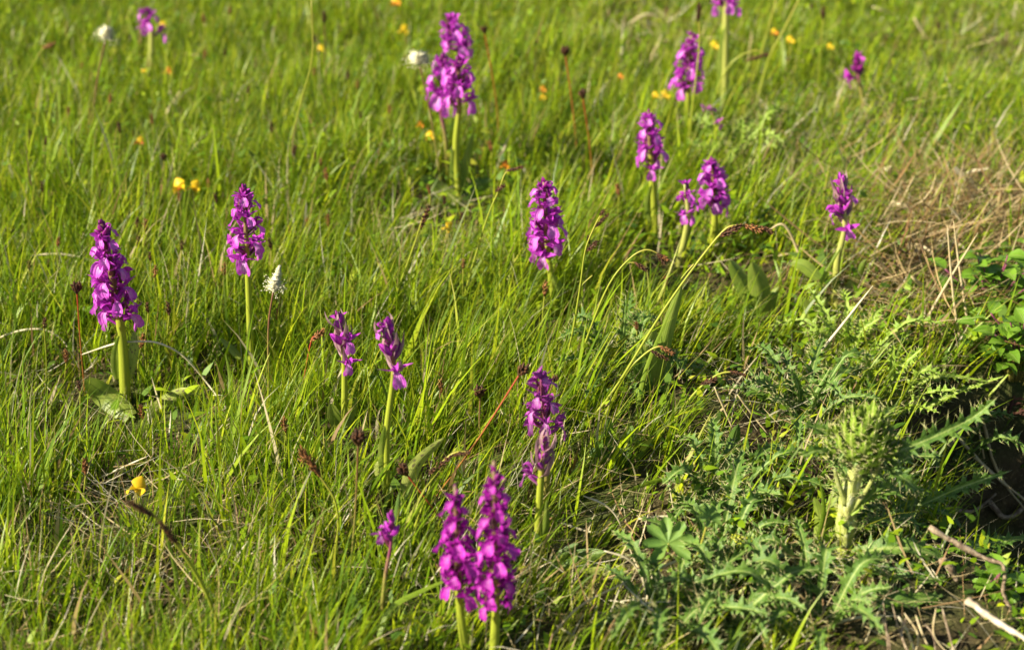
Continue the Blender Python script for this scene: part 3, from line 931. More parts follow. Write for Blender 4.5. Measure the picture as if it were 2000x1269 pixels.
for a in [(397, 38, 'rust'), (449, 22, 'rust', .07), (485, 176, 'dark'), (215, 194, 'rust'), (133, 218, 'rust'), (57, 263, 'dark'), (90, 276, 'dark'),
          (233, 250, 'dark'), (262, 264, 'dark'), (297, 234, 'rust'), (400, 106, 'rust'), (440, 104, 'dark'), (320, 310, 'round'), (407, 360, 'rust', .06),
          (421, 388, 'dark'), (83, 366, 'dark'), (613, 76, 'dark', .06), (680, 148, 'dark'), (698, 166, 'rust'), (704, 226, 'dark'), (614, 142, 'rust'),
          (575, 296, 'dark'), (615, 306, 'dark'), (626, 317, 'rust'), (637, 342, 'rust'), (838, 371, 'rust'), (868, 393, 'dark'), (958, 286, 'rust'),
          (1207, 372, 'rust'), (1730, 76, 'dark'), (1585, 14, 'dark'), (1832, 52, 'dark'), (113, 474, 'rust'), (57, 519, 'dark', .06), (87, 632, 'dark'), (129, 697, 'rust', .05),
          (155, 755, 'dark'), (268, 436, 'dark'), (284, 440, 'rust'), (270, 474, 'dark'), (326, 432, 'dark'), (293, 502, 'dark'), (303, 532, 'rust', .085), (288, 602, 'dark'),
          (329, 604, 'dark'), (237, 634, 'dark', .05), (278, 667, 'rust', .05), (277, 806, 'rust', .025), (438, 527, 'rust'), (528, 478, 'dark', .08), (565, 452, 'rust'), (600, 436, 'rust'),
          (641, 432, 'rust'), (902, 427, 'dark'), (905, 516, 'rust'), (540, 616, 'rust'), (863, 757, 'rust', .05), (1243, 637, 'rust', .05), (1300, 552, 'rust', .05),
          (556, 831, 'rust', .04), (166, 912, 'rust', .04), (590, 893, 'rust', .03), (612, 1238, 'rust', .03), (355, 480, 'dark'), (350, 385, 'rust'),
          (1065, 565, 'rust'), (1150, 470, 'dark'), (760, 215, 'rust'), (530, 250, 'dark'), (160, 130, 'rust'), (545, 30, 'dark'), (1275, 1075, 'dark', .03), (1277, 1108, 'dark', .03)]:
    sedge(*a[:3], h=a[3] if len(a) > 3 else None, scl=random.uniform(.65, .92), lean=jit(.2))
# named stalks with a colour or height of their own
sedge(150, 566, 'round', base=(168, 790), stem='red_stem')
sedge(946, 62, 'round', base=(978, 300), stem='red_stem', scl=.9)
sedge(1104, 104, 'round', base=(1130, 330), stem='red_stem', scl=1.1)
sedge(1138, 187, 'round', base=(1160, 400), stem='red_stem', scl=1.0)
sedge(633, 36, 'dark', base=(640, 190), stem='brown_stem', scl=1.1)
sedge(1608, 27, 'dark', base=(1597, 200), stem='sedge_stem', scl=1.1)
sedge(1018, 727, 'round', base=(835, 990), stem='red_stem', scl=1.0)
sedge(791, 922, 'round', base=(905, 1075), stem='red_stem', scl=1.0)
sedge(937, 770, 'round', base=(950, 905), stem='brown_stem', scl=1.0)
sedge(700, 861, 'round', base=(680, 1150), stem='brown_stem', scl=1.15)
sedge(620, 655, 'rust', base=(585, 800), stem='red_stem', lean=.8)
sedge(95, 90, 'rust', base=(8, 230), stem='sedge_stem', lean=1.6)
sedge(1083, 742, 'round', base=(1010, 900), stem='brown_stem', scl=.6)

# long arching sedge stalks: polyline, then heads strung along the drooping tip
def arch(label, pts, heads, rad=.0008, stem='sedge_stem', dy=0.0, side=None):
    B = G(*pts[0])
    root = thing('arching_sedge', B, label, 'sedge', 'long arching sedge stalks')
    n = len(pts)
    P = sm([Vector((0, 0, -.003))] + [At(p[0], p[1], B.y + dy * i / n) - B for i, p in enumerate(pts) if i])
    m = len(P)
    s = MB()
    s.tube(P, [rad * (1.1 - .5 * i / (m - 1)) for i in range(m)], 6)
    add('stem', s.mesh('stem', M[stem]), root)
    if side:
        q = sm([At(p[0], p[1], B.y + dy * .7) - B for p in side])
        s = MB(); s.tube(q, rad * .55, 5)
        add('side_stem', s.mesh('side_stem', M[stem]), root)
    for (x, y, x2, y2, kind) in heads:
        a = At(x, y, B.y + dy) - B
        e = At(x2, y2, B.y + dy - .002) - B
        L0 = {'dark': .013, 'rust': .014, 'long': .021}[kind]
        add('spikelet', random.choice(HEAD[kind]), root, a, (e - a).to_track_quat('Z', 'X').to_euler(),
            (max(.7, min(1.1, (e - a).length / L0)),) * 2 + ((e - a).length / L0,))
    return root

arch('tallest arching sedge, its dark tip nodding right across the middle', [(1130, 840), (1200, 760), (1300, 600), (1400, 465), (1440, 440), (1500, 447)],
     [(1405, 462, 1445, 442, 'dark'), (1452, 440, 1487, 450, 'rust'), (1485, 442, 1508, 455, 'dark')], .0011, side=[(1330, 545), (1342, 530), (1355, 516)])
arch('slender arching sedge with two drooping tips left of the tallest one', [(1105, 780), (1150, 650), (1190, 555), (1230, 505), (1262, 488), (1290, 497)],
     [(1283, 494, 1298, 515, 'dark'), (1240, 513, 1262, 527, 'dark'), (1288, 497, 1305, 508, 'rust')], .0009, side=[(1212, 525), (1226, 514), (1240, 513)])
arch('upright sedge with dark spikelets held along its right side', [(1090, 770), (1118, 650), (1133, 560), (1143, 490), (1160, 445), (1176, 415)],
     [(1164, 443, 1188, 418, 'long'), (1147, 490, 1166, 473, 'dark'), (1172, 421, 1180, 410, 'dark')], .0009, side=[(1133, 565), (1140, 553), (1157, 538)])
arch('low arching sedge with a frayed tip over the broad leaf tuft', [(1165, 840), (1220, 735), (1255, 695), (1285, 677), (1308, 682)],
     [(1288, 676, 1315, 690, 'rust'), (1270, 684, 1305, 702, 'long')], .0011)
arch('sedge arching low right of the broad leaf tuft, tip pointing right', [(1310, 830), (1350, 775), (1395, 735), (1430, 726), (1455, 732)],
     [(1425, 725, 1456, 732, 'long'), (1370, 750, 1398, 740, 'dark')], .0010)
arch('thin sedge leaning right with a nodding tip above the middle', [(895, 620), (920, 530), (950, 430), (975, 370), (990, 335), (1020, 327)],
     [(990, 334, 1022, 326, 'long'), (968, 374, 985, 362, 'dark')], .0009)
arch('yellow sedge leaning right with long dark head left of middle', [(750, 640), (785, 545), (810, 475), (826, 425), (838, 400)],
     [(823, 445, 838, 402, 'long')], .0009)
arch('blurred dark sedge nearest the lens bending left at lower left', [(440, 1260), (400, 1150), (340, 1055), (300, 1005), (268, 985)],
     [(300, 1008, 250, 978, 'long'), (345, 1062, 312, 1018, 'long')], .0013, dy=-.05)
arch('braided brown sedge spike arching right above the front orchid pair', [(800, 1050), (835, 965), (855, 915), (885, 885), (918, 882)],
     [(838, 925, 880, 892, 'long'), (878, 890, 920, 882, 'long')], .0010)
arch('tall thin yellow grass stalk leaning right at the upper left', [(545, 380), (565, 285), (590, 190), (610, 110), (608, 0)], [], .0009, 'sedge_stem')
arch('blurred tall stalk rising through the blurred top orchid', [(1340, 320), (1350, 230), (1365, 100), (1365, 20)], [(1363, 42, 1366, 10, 'dark')], .0012)
arch('blurred stalk right of top edge orchid with dark nodding tip', [(1370, 250), (1420, 135), (1470, 100), (1500, 108)], [(1460, 118, 1500, 106, 'long')], .0011)
arch('yellowed stalk slanting to the top edge at upper right', [(1470, 230), (1500, 120), (1530, 60), (1570, -20)], [], .0013)
arch('second yellowed stalk slanting to top edge, nearer the middle', [(1460, 200), (1485, 110), (1505, 40), (1520, -20)], [], .0012)
arch('bent yellow sedge stalk arching down left of the tiny orchid bud', [(640, 1110), (660, 1040), (655, 980), (632, 940), (612, 915)], [(625, 930, 590, 880, 'rust')], .0010)

# ------------------------------------------------------------------ dry straws lying or standing clear of the turf
def straw(label, pts, rad=.0009, mat='straw_pale', grp='loose dry straws', dy=0.0, anchor=None, name='dry_straw', cat='straw', lift=0.0, flat=False, knots=0.0):
    ax, ay = anchor if anchor else max(pts, key=lambda p: p[1])
    B = G(ax, ay)
    n = len(pts)
    P = [At(p[0], p[1], B.y + dy * i / max(1, n - 1)) for i, p in enumerate(pts)]
    o0 = P[0].copy()
    P = sm([p - o0 for p in P])
    b = MB()
    m = len(P)
    if flat:
        b.ribbon(P, [rad * 2 * (1 - .6 * i / (m - 1)) for i in range(m)], facing(o0, o0 + P[-1], .4), cup=.4, nu=3)
    else:
        b.tube([p + Vector((jit(1), jit(1), jit(1))) * knots * rad for p in P], [rad * (1.1 - .5 * i / (m - 1)) * (1 + jit(knots)) * (1 if knots else min(1, .35 + 4 * min(i, m - 1 - i) / (m - 1))) for i in range(m)], 7)
    return thing(name, o0, label, cat, grp, b.mesh(name, M[mat]))

straw('pale straw arching right of the big far left orchid to the ground', [(160, 692), (222, 672), (262, 667), (310, 670), (360, 697), (410, 755), (464, 830)], .0010, anchor=(464, 770))
straw('pale straw looping down from the left edge below the far left orchid', [(-30, 672), (30, 648), (80, 643), (120, 662), (150, 712)], .0010)
straw('flat straw arc behind the big far left orchid spike', [(60, 500), (110, 496), (165, 505), (260, 535), (320, 545)], .0012, dy=.02, anchor=(60, 580))
straw('long straight straw slanting up right of the pale-tipped orchid base', [(1553, 745), (1620, 665), (1705, 558)], .0014)
straw('long grey green stalk slanting up to right edge above thistle', [(1790, 660), (1840, 570), (1910, 455)], .0014, 'straw')
straw('bent broken straw forming a hook right of the double orchid', [(1580, 565), (1562, 500), (1532, 440), (1500, 450)], .0015, 'straw')
straw('straight blurred straw slanting above the hay at right', [(1735, 440), (1760, 395), (1785, 345)], .0014, 'straw')
straw('white straw lying flat above the round lobed leaf', [(1245, 1013), (1310, 1008), (1372, 1017)], .0013, dy=0.01, anchor=(1245, 1030))
straw('kinked white straw below the round lobed leaf', [(1262, 1180), (1279, 1117), (1340, 1088)], .0014)
straw('thin curved straw arching below the front right orchid leaf', [(1180, 1075), (1225, 1090), (1250, 1120), (1262, 1160)], .0008, anchor=(1262, 1185))
straw('long thin stalk slanting through shade below the spotted leaf', [(1065, 1262), (1130, 1185), (1225, 1135)], .0009, 'straw')
straw('curved straw right of the budding orchid in front', [(1140, 968), (1180, 985), (1205, 1010), (1225, 1058)], .0008, anchor=(1225, 1075))
straw('horizontal straw beside the budding orchid at its right', [(1095, 1020), (1150, 1040), (1210, 1045)], .0010, dy=.01, anchor=(1095, 1040))
straw('pale straw slanting across grass at the lower left', [(190, 935), (240, 912), (290, 890)], .0010, anchor=(190, 950))
straw('white straw at the left edge above lower left corner', [(-10, 895), (25, 885), (50, 870)], .0012, anchor=(0, 910))
straw('thick pale straw end pointing up at lower left', [(255, 1110), (270, 1098), (283, 1088)], .0018, 'straw', anchor=(255, 1118))
straw('blurred flat straw at the right edge above the hay', [(1880, 238), (1940, 235), (2010, 232)], .0020, 'straw', dy=.01, anchor=(1880, 255))
straw('short thick pale straw above the hay at right', [(1838, 288), (1875, 292), (1905, 300)], .0026, 'straw_pale', dy=.01, anchor=(1838, 310))
straw('thick blurred straw near the top edge at upper right', [(1705, 14), (1735, 25), (1758, 35)], .0026, 'straw_pale', dy=.01, anchor=(1705, 50))
straw('slanted blurred straw below the thick one near the top edge', [(1785, 35), (1800, 60), (1815, 82)], .0020, 'straw', anchor=(1815, 100))
straw('dry blade bending over near the top middle', [(1230, 45), (1265, 28), (1300, 40)], .0018, 'straw', dy=.01, anchor=(1230, 80))
straw('dry blade lying right of the blurred top orchid', [(1380, 75), (1430, 75), (1480, 85)], .0016, 'straw', dy=.01, anchor=(1380, 100))
straw('reddish arching dead stem right of the thistle top', [(1790, 655), (1822, 648), (1858, 655)], .0013, 'straw', anchor=(1790, 680))
straw('tall brown dead stem standing in front of the right bush', [(1878, 690), (1862, 580), (1850, 440)], .0013, 'straw', dy=.02)
straw('second brown dead stem leaning left of the right bush', [(1895, 665), (1876, 540), (1862, 430)], .0012, 'straw', dy=.02)
straw('crossed straw lying under the pale-tipped orchid bract', [(1520, 500), (1545, 495), (1570, 497)], .0013, 'straw', anchor=(1520, 520))
straw('short dark straw below the broad tuft at centre right', [(1375, 670), (1400, 664), (1437, 657)], .0015, 'straw', anchor=(1375, 690))
straw('forked dry straw lying right of the low arching sedge', [(1395, 755), (1415, 800), (1440, 860)], .0010, 'straw')
straw('dry straw slanting below the forked one', [(1440, 770), (1470, 810), (1500, 850)], .0010, 'straw')
straw('small straw between the left pale-bracted orchid and plantain', [(548, 690), (585, 668), (640, 662)], .0009, 'straw', anchor=(548, 710))
straw('straight blurred straw standing below the top-left orchid', [(315, 245), (332, 210), (352, 178)], .0018, 'straw')
straw('drooping stalk tip at upper left beside the top-left orchid', [(400, 140), (403, 125), (395, 112), (360, 105)], .0014, 'straw', anchor=(400, 155))
straw('straw fan blade slanting in the dry patch left of middle', [(790, 490), (840, 478), (905, 462)], .0011, 'straw', dy=.02, anchor=(790, 505))
straw('second straw fan blade in the dry patch left of middle', [(800, 505), (850, 490), (890, 470)], .0010, 'straw', dy=.02, anchor=(800, 515))
straw('pale straw sticking out over shaded bank below the thistle', [(1600, 1225), (1680, 1210), (1755, 1203)], .0011, dy=.01, anchor=(1600, 1240))
straw('hanging straw bent down from bank below the thistle', [(1755, 1203), (1775, 1240), (1790, 1285)], .0011, anchor=(1790, 1285))
for k in range(9):
    x = 1715 + k * 16 + jit(5)
    straw(['first', 'second', 'third', 'fourth', 'fifth', 'sixth', 'seventh', 'eighth', 'ninth'][k] + ' from left of the dead stalks hanging down the bank at bottom right',
          [(x + jit(9), 1200 + jit(28)), (x + 8 + jit(12), 1240), (x + 18 + jit(22), 1285)], random.uniform(.0005, .0009), random.choice(['straw', 'twig', 'twig']), 'dead stalks hanging down the bank', dy=-.02, anchor=(x + 18, 1285))
# hay: loose bent blades near the right edge
for k, (x, y, x2, y2) in enumerate([(1850, 380, 1930, 330), (1870, 420, 1960, 455), (1890, 350, 1940, 440), (1800, 420, 1880, 385), (1900, 345, 1990, 360), (1830, 470, 1910, 510),
                                    (1770, 480, 1850, 520), (1920, 395, 2000, 390), (1860, 330, 1905, 410), (1780, 540, 1835, 640), (1740, 400, 1800, 440), (1900, 480, 1850, 400), (1740, 330, 1690, 370), (1820, 600, 1760, 560)]):
    straw(f'{["long", "bent", "thin", "flat"][k % 4]} hay blade ' + ['highest at', 'lowest in', 'crossing', 'leftmost in', 'reaching the edge from', 'under', 'lower left in', 'rightmost in', 'steepest in', 'sliding out below', 'far left of', 'leaning back over', 'beyond the top left of', 'lying lower than'][k] + ' the dry hay heap at right',
          [(x, y), ((x + x2) / 2 + jit(8), (y + y2) / 2 - 14), (x2, y2)], random.uniform(.0014, .0022), random.choice(['straw', 'straw_pale', 'straw']), 'hay blades at the right edge', dy=jit(.04), anchor=(x, max(y, y2) + 12), flat=k % 2 == 0)

def hay():
    n = 1700
    c = [(G(1880, 450), .08), (G(1800, 500), .08), (G(1960, 420), .07), (G(1770, 590), .07), (G(1930, 490), .06), (G(1740, 420), .08), (G(1830, 620), .06)]
    j = RS.choice(len(c), n, p=[.26, .20, .15, .11, .10, .07, .11])
    x = np.array([q.x for q, r in c])[j] + RS.randn(n) * np.array([r for q, r in c])[j] * .55
    y = np.array([q.y for q, r in c])[j] + RS.randn(n) * np.array([r for q, r in c])[j] * .75
    tint = STRAWC[RS.randint(0, 4, n)] * np.array((.85, .78, .68)) * (0.5 + 0.45 * RS.rand(n))[:, None]
    me = blade_mesh('hay_heap', M['deadgrass'], x, y, hgt(x, y) + .005 + .03 * RS.rand(n), .04 + .07 * RS.rand(n), .0010 + .0022 * RS.rand(n) ** 2, RS.rand(n) * 6.283,
                    1.1 + .5 * RS.rand(n), RS.randn(n) * .5, RS.randn(n), tint, 4, tipw=.3, wprof=3)
    o = add('hay_heap', me); o['kind'] = 'stuff'; o['label'] = 'tangled tan hay heaped over the turf at right'; o['category'] = 'hay'
hay()

# twigs on the bank
def twig(label, pts, r, mat='twig', dy=0.0, anchor=None):
    straw(label, [(x + jit(3), y + jit(3)) for x, y in pts], r, mat, 'dead twigs on the bank', dy, anchor, 'twig', 'twig', knots=.28)
twig('thick bleached white stick poking out at the bottom right corner', [(1888, 1172), (1935, 1205), (1985, 1238), (2040, 1275)], .0023, 'twig_pale', -.05)
twig('curled brown twig end below the thistle leaves', [(1838, 1088), (1858, 1108), (1872, 1135)], .0030, 'twig', 0, (1872, 1145))
twig('forked brown twig lying across the bank below the dark hollow', [(1815, 1030), (1870, 1065), (1930, 1092), (1958, 1105), (1962, 1150)], .0020, 'twig', -.02)
twig('thin brown twig lying behind the forked one', [(1840, 1030), (1890, 1060), (1930, 1075)], .0016, 'twig', 0, (1930, 1085))
twig('grey twig slanting down to the right edge under the hollow', [(1930, 985), (1965, 1015), (2010, 1045)], .0026, 'twig', 0)
twig('long dry stem slanting down right through the dark hollow', [(1870, 860), (1930, 915), (2015, 985)], .0016, 'straw', -.04, (2015, 1000))
twig('upper dry stem crossing behind the thistle branch', [(1905, 840), (1945, 915), (2005, 1000)], .0014, 'straw', -.02, (2005, 1010))
twig('thin dead stem hooked under the long thistle branch', [(1850, 885), (1890, 900), (1915, 945)], .0014, 'straw', 0, (1915, 960))
twig('short upright twig at the bottom right beside the white stick', [(1972, 1200), (1965, 1165), (1960, 1140)], .0018, 'twig', 0)

# ------------------------------------------------------------------ prominent broad grass blades
GB = 'prominent broad grass blades'
for i, (pts, w) in enumerate([
        ([(70, 1000), (85, 930), (110, 850)], 11), ([(445, 800), (450, 740), (440, 690)], 9), ([(350, 1190), (340, 1100), (310, 1000)], 10),
        ([(380, 1170), (378, 1100), (378, 1030)], 9), ([(480, 905), (470, 860), (490, 800)], 10), ([(745, 1010), (760, 960), (775, 900)], 9),
        ([(820, 1140), (835, 1080), (850, 1010)], 12), ([(735, 1265), (760, 1190), (830, 1150), (905, 1120)], 13), ([(560, 1265), (600, 1235), (650, 1262)], 12),
        ([(548, 1260), (555, 1200), (570, 1165)], 9), ([(725, 1240), (718, 1210), (717, 1180)], 12), ([(825, 1230), (850, 1185), (880, 1170)], 12),
        ([(880, 975), (870, 930), (895, 880)], 9), ([(1240, 830), (1262, 720), (1330, 560)], 9), ([(1175, 1000), (1250, 950), (1360, 925), (1500, 927)], 11),
        ([(1320, 1190), (1340, 1130), (1352, 1060)], 10), ([(1240, 900), (1263, 880), (1330, 790)], 10), ([(1080, 900), (1130, 850), (1145, 800)], 8),
        ([(1420, 1268), (1490, 1225), (1590, 1222)], 16), ([(1630, 1060), (1620, 985), (1650, 920)], 14), ([(1590, 1080), (1610, 1000), (1600, 930)], 12), ([(1800, 340), (1815, 290), (1890, 175)], 14),
        ([(1530, 690), (1520, 660), (1515, 610)], 12), ([(1030, 460), (1010, 400), (1020, 330)], 11), ([(1265, 460), (1262, 430), (1258, 370)], 13), ([(755, 560), (735, 500), (720, 430)], 9),
        ([(1150, 560), (1140, 500), (1150, 420)], 9), ([(1560, 640), (1610, 540), (1650, 470)], 9), ([(640, 760), (650, 700), (700, 640)], 8), ([(30, 860), (20, 800), (40, 740)], 8),
        ([(430, 700), (415, 640), (420, 560)], 9), ([(1005, 760), (985, 730), (965, 690)], 9), ([(1770, 1060), (1778, 1000), (1790, 960)], 8)]):
    B = G(*pts[0])
    P = sm([At(p[0], p[1], B.y + .01 * k) - B for k, p in enumerate(pts)])
    m = len(P)
    b = MB()
    hw = w * .5 * mpp(B.y)
    b.ribbon(P, [hw * (0.75 + .25 * math.sin(3 * k / m)) * (1 - (k / (m - 1)) ** 3) + .0001 for k in range(m)], facing(B, B + P[-1], jit(.6)), fold=.35, nu=2)
    tx, ty = pts[-1]
    thing('grass_blade', B, place_label('broad green grass blade', tx, ty), 'grass blade', GB, b.mesh('grass_blade', M['blade']))

# ------------------------------------------------------------------ white plantain heads
def plantain(label, base, mid, head, L, r, taper):
    B = G(*base)
    root = thing('plantain', B, label, 'plantain', 'cream plantain flower heads')
    top = At(head[0], head[1], B.y) - B
    md = At(mid[0], mid[1], B.y) - B
    s = MB(); s.tube(sm([Vector((0, 0, -.003)), md, top]), .0009, 6)
    add('stem', s.mesh('stem', M['brown_stem']), root)
    ax = (top - md).normalized(); ax = (ax + Vector((.25, 0, .4))).normalized()
    h = MB()
    h.tube([Vector((0, 0, L * q / 6)) for q in range(7)], [r * .36 * (1 - taper * q / 6.3) for q in range(7)], 8)
    for k in range(210):
        f = (k + .5) / 210
        z = L * f
        az = k * 2.39996
        rad = r * ((1 - f * taper) if f > .06 else .8)
        o = Vector((math.cos(az), math.sin(az), random.uniform(-.1, .5)))
        a = Vector((0, 0, z)) + o * rad * .2
        h.cone(a, a + o * rad * random.uniform(.55, 1.15) + Vector((0, 0, .0014)), .00075, 4)
    for k in range(70):
        az = random.random() * 6.28; z = L * .38 * random.random()
        o = Vector((math.cos(az), math.sin(az), jit(.3)))
        a = Vector((0, 0, z)); e = a + o * r * random.uniform(1.0, 1.5)
        h.cone(a, e, .00016, 3)
        h.spindle(e - o * .0006, e + o * .0006, .0006, 4, 3)
    add('head', h.mesh('head', M['white']), root, top, ax.to_track_quat('Z', 'X').to_euler())
plantain('cream conical plantain head on a brown stalk beside the dense orchid', (526, 830), (524, 650), (534, 567), .0215, .0068, .85)
plantain('fuzzy white plantain head blurred at the top left', (172, 300), (188, 170), (206, 76), .012, .0105, .45)
plantain('round white plantain head blurred left of the triple orchid spikes', (866, 385), (840, 220), (819, 124), .009, .0125, .35)

# ------------------------------------------------------------------ yellow trefoil flowers
def trefoil(label, px, py, size, mats, tilt=0.0, h=.02, red=False):
    h += .02
    size *= .86
    g = G(px, py + h / mpp(G(px, py).y) * .85)
    B = g
    root = thing('trefoil_flower', B, label, 'flower', 'yellow and orange trefoil flowers in the turf')
    c0 = At(px, py, B.y) - B
    s = MB(); s.tube(sm([Vector((0, 0, -.002)), c0 * .6 + Vector((.002, 0, 0)), c0]), .0006, 5)
    add('stem', s.mesh('stem', M['sedge_stem']), root)
    q = size
    b = MB()
    b.ribbon(lerp_pts([Vector((0, 0, 0)), Vector((0, -.12 * q, .35 * q)), Vector((0, .10 * q, .95 * q))], 6), [q * x for x in (.08, .25, .42, .52, .50, .36, .10)], Vector((1, 0, 0)), cup=-.3, nu=5)
    add('standard', b.mesh('standard', M[mats[0]]), root, c0, (-.5, tilt, 0))
    for sgn in (-1, 1):
        b = MB()
        b.ribbon(lerp_pts([Vector((0, 0, 0)), Vector((sgn * .25 * q, -.45 * q, .08 * q)), Vector((sgn * .12 * q, -.85 * q, .05 * q))], 5), [q * x for x in (.06, .2, .3, .28, .18, .04)], Vector((.3, 0, 1)), cup=.4 * sgn, nu=3)
        add('wing', b.mesh('wing', M[mats[1]]), root, c0, (0, tilt, .4 * sgn))
    b = MB()
    b.spindle(Vector((0, 0, 0)), Vector((0, -.5 * q, .12 * q)), q * .14, 6, 4)
    add('keel', b.mesh('keel', M['red' if red else mats[1]]), root, c0, (0, tilt, 0))
trefoil('largest bright yellow flower, left petal, beside red keel at left', 353, 368, .0145, ('yellow', 'yellow'), -.5, .03, True)
trefoil('yellow petal right of the red keel beside the largest yellow flower', 378, 368, .012, ('yellow', 'yellow'), .6, .03)
trefoil('yellow and orange flower half hidden in grass at lower left', 266, 955, .0125, ('yellow', 'yellow'), .5, .02)
trefoil('small red and yellow flower at upper left among dark sedges', 272, 280, .010, ('yellow', 'red'), .3, .03, True)
trefoil('yellow flower at the top left of the triple orchid', 787, 62, .013, ('yellow', 'yellow'), .6, .03)
trefoil('orange yellow flower cut by the top edge', 773, 8, .013, ('yellow', 'orange'), 0, .03)
trefoil('small yellow bloom left of centre near the top', 626, 98, .009, ('yellow', 'yellow'), 0, .03)
trefoil('yellow bloom touching the right of the top-left orchid', 317, 52, .009, ('yellow', 'yellow'), 0, .03)
trefoil('small orange bloom below right of the top-left orchid', 327, 142, .009, ('orange', 'orange'), .3, .03)
trefoil('tiny yellow bloom below left of the top-left orchid', 281, 140, .007, ('yellow', 'yellow'), 0, .03)
trefoil('yellow bloom below left of the triple orchid spikes', 840, 271, .011, ('yellow', 'yellow'), 0, .03)
trefoil('orange bloom below the round white plantain head', 820, 246, .008, ('orange', 'orange'), .4, .03)
trefoil('orange bloom left of the nodding thin sedge tip', 985, 325, .009, ('orange', 'orange'), .5, .03)
trefoil('yellow bloom lying low above the middle dry patch', 872, 446, .010, ('yellow', 'yellow'), .9, .02)
trefoil('orange bloom stacked on a yellow one near top middle', 1060, 178, .008, ('orange', 'orange'), 0, .03)
trefoil('yellow bloom under the orange one near top middle', 1060, 193, .008, ('yellow', 'yellow'), 0, .02)
trefoil('yellow bloom, larger one of the pair below blurred top orchid', 1298, 189, .011, ('yellow', 'yellow'), .2, .03)
trefoil('smaller yellow bloom of the pair below blurred top orchid', 1280, 189, .008, ('yellow', 'yellow'), -.2, .03)
trefoil('yellow bloom right of the blurred top orchid', 1395, 93, .011, ('yellow', 'yellow'), 0, .03)
trefoil('faint orange bloom left of the blurred top orchid', 1212, 152, .007, ('orange', 'orange'), 0, .03)
trefoil('yellow bloom near the top edge at upper right', 1543, 82, .010, ('yellow', 'yellow'), 0, .03)
trefoil('dull yellow bloom left of another near the top edge', 1512, 66, .009, ('yellow', 'orange'), 0, .03)
trefoil('pale yellow bloom left of the small reddish orchid', 1621, 94, .008, ('yellow', 'yellow'), 0, .03)

# ------------------------------------------------------------------ leafy tufts and rosettes
def tuft(name, label, cat, base, leaves, mat, group=None):
    B = G(*base)
    root = thing(name, B, label, cat, group)
    for lf in leaves:
        (x0, y0), (xm, ym), (x1, y1), w, dd = lf[:5]
        mt = lf[5] if len(lf) > 5 else mat
        p0, pm, p1 = At(x0, y0, B.y + dd * .1), At(xm, ym, B.y + dd * .5), At(x1, y1, B.y + dd)
        add('leaf', leaf_mesh('leaf', p0, pm, p1, w * .5 * mpp(B.y), M[mt], jit(.5), fold=.2), root, -B)
    return root
tuft('broadleaf_tuft', 'broad upright leaf tuft with one long pointed leaf at centre right', 'plant', (1275, 770),
     [((1275, 765), (1262, 700), (1278, 637), 46, -.01), ((1285, 750), (1305, 650), (1332, 556), 30, .01), ((1270, 770), (1255, 730), (1250, 690), 34, -.02, 'leaf_dark'), ((1285, 765), (1300, 720), (1290, 670), 30, .01, 'leaf_dark')], 'leaf')
tuft('broadleaf_tuft', 'two broad hooded leaves left of the pale-tipped orchid', 'plant', (1480, 640),
     [((1480, 610), (1455, 555), (1425, 507), 40, 0), ((1490, 630), (1485, 565), (1468, 512), 44, -.005), ((1500, 630), (1500, 600), (1520, 560), 26, .01)], 'leaf')
OB = 'low rosettes of oblong green leaves'
tuft('oblong_rosette', 'oblong dark leaves in the shade right of the pink leaning orchid', 'plant', (1215, 900),
     [((1215, 900), (1195, 860), (1190, 815), 26, 0), ((1220, 900), (1225, 860), (1235, 830), 26, .01), ((1210, 905), (1180, 890), (1165, 860), 24, -.01)], 'leaf_dark', OB)
tuft('oblong_rosette', 'oblong bright leaves below the low arching sedge at right', 'plant', (1425, 910),
     [((1425, 910), (1432, 870), (1442, 828), 30, 0), ((1420, 905), (1375, 885), (1340, 888), 28, -.01), ((1420, 900), (1400, 850), (1395, 825), 24, .01), ((1430, 905), (1450, 880), (1458, 850), 22, 0)], 'leaf_dark', OB)
tuft('oblong_rosette', 'oblong leaves left of the tiny orchid bud stem', 'plant', (585, 1180),
     [((585, 1180), (590, 1120), (600, 1070), 22, .01), ((570, 1190), (595, 1160), (618, 1125), 24, -.01), ((640, 1205), (645, 1170), (655, 1130), 22, 0), ((575, 1175), (560, 1140), (565, 1110), 18, 0)], 'leaf_dark', OB)
tuft('oblong_rosette', 'oblong leaves standing behind the tiny orchid bud', 'plant', (790, 1130),
     [((735, 1150), (745, 1090), (755, 1050), 18, .02), ((785, 1125), (785, 1080), (778, 1040), 24, .02), ((770, 1100), (775, 1010), (780, 960), 13, .01)], 'leaf_dark', OB)
tuft('oblong_rosette', 'oblong leaves between front orchid pair and budding orchid', 'plant', (1080, 1110),
     [((1080, 1105), (1100, 1085), (1130, 1060), 26, 0), ((1060, 1120), (1040, 1090), (1032, 1050), 20, .01), ((1085, 1110), (1110, 1100), (1128, 1085), 20, -.01)], 'leaf_dark', OB)
tuft('oblong_rosette', 'oblong leaves in shade between thistle stem and lower straw', 'plant', (1600, 1060),
     [((1600, 1055), (1620, 1000), (1650, 950), 30, .01), ((1595, 1060), (1600, 1010), (1590, 970), 26, 0), ((1610, 1060), (1640, 1030), (1645, 1000), 26, 0), ((1590, 1065), (1560, 1040), (1545, 1000), 18, 0)], 'leaf', OB)
tuft('oblong_rosette', 'soft oblong leaves just below the pale-tipped orchid', 'plant', (1585, 640),
     [((1590, 640), (1580, 610), (1562, 578), 28, 0), ((1600, 545), (1570, 520), (1545, 512), 26, .01), ((1600, 640), (1610, 610), (1612, 580), 20, 0)], 'leaf', OB)
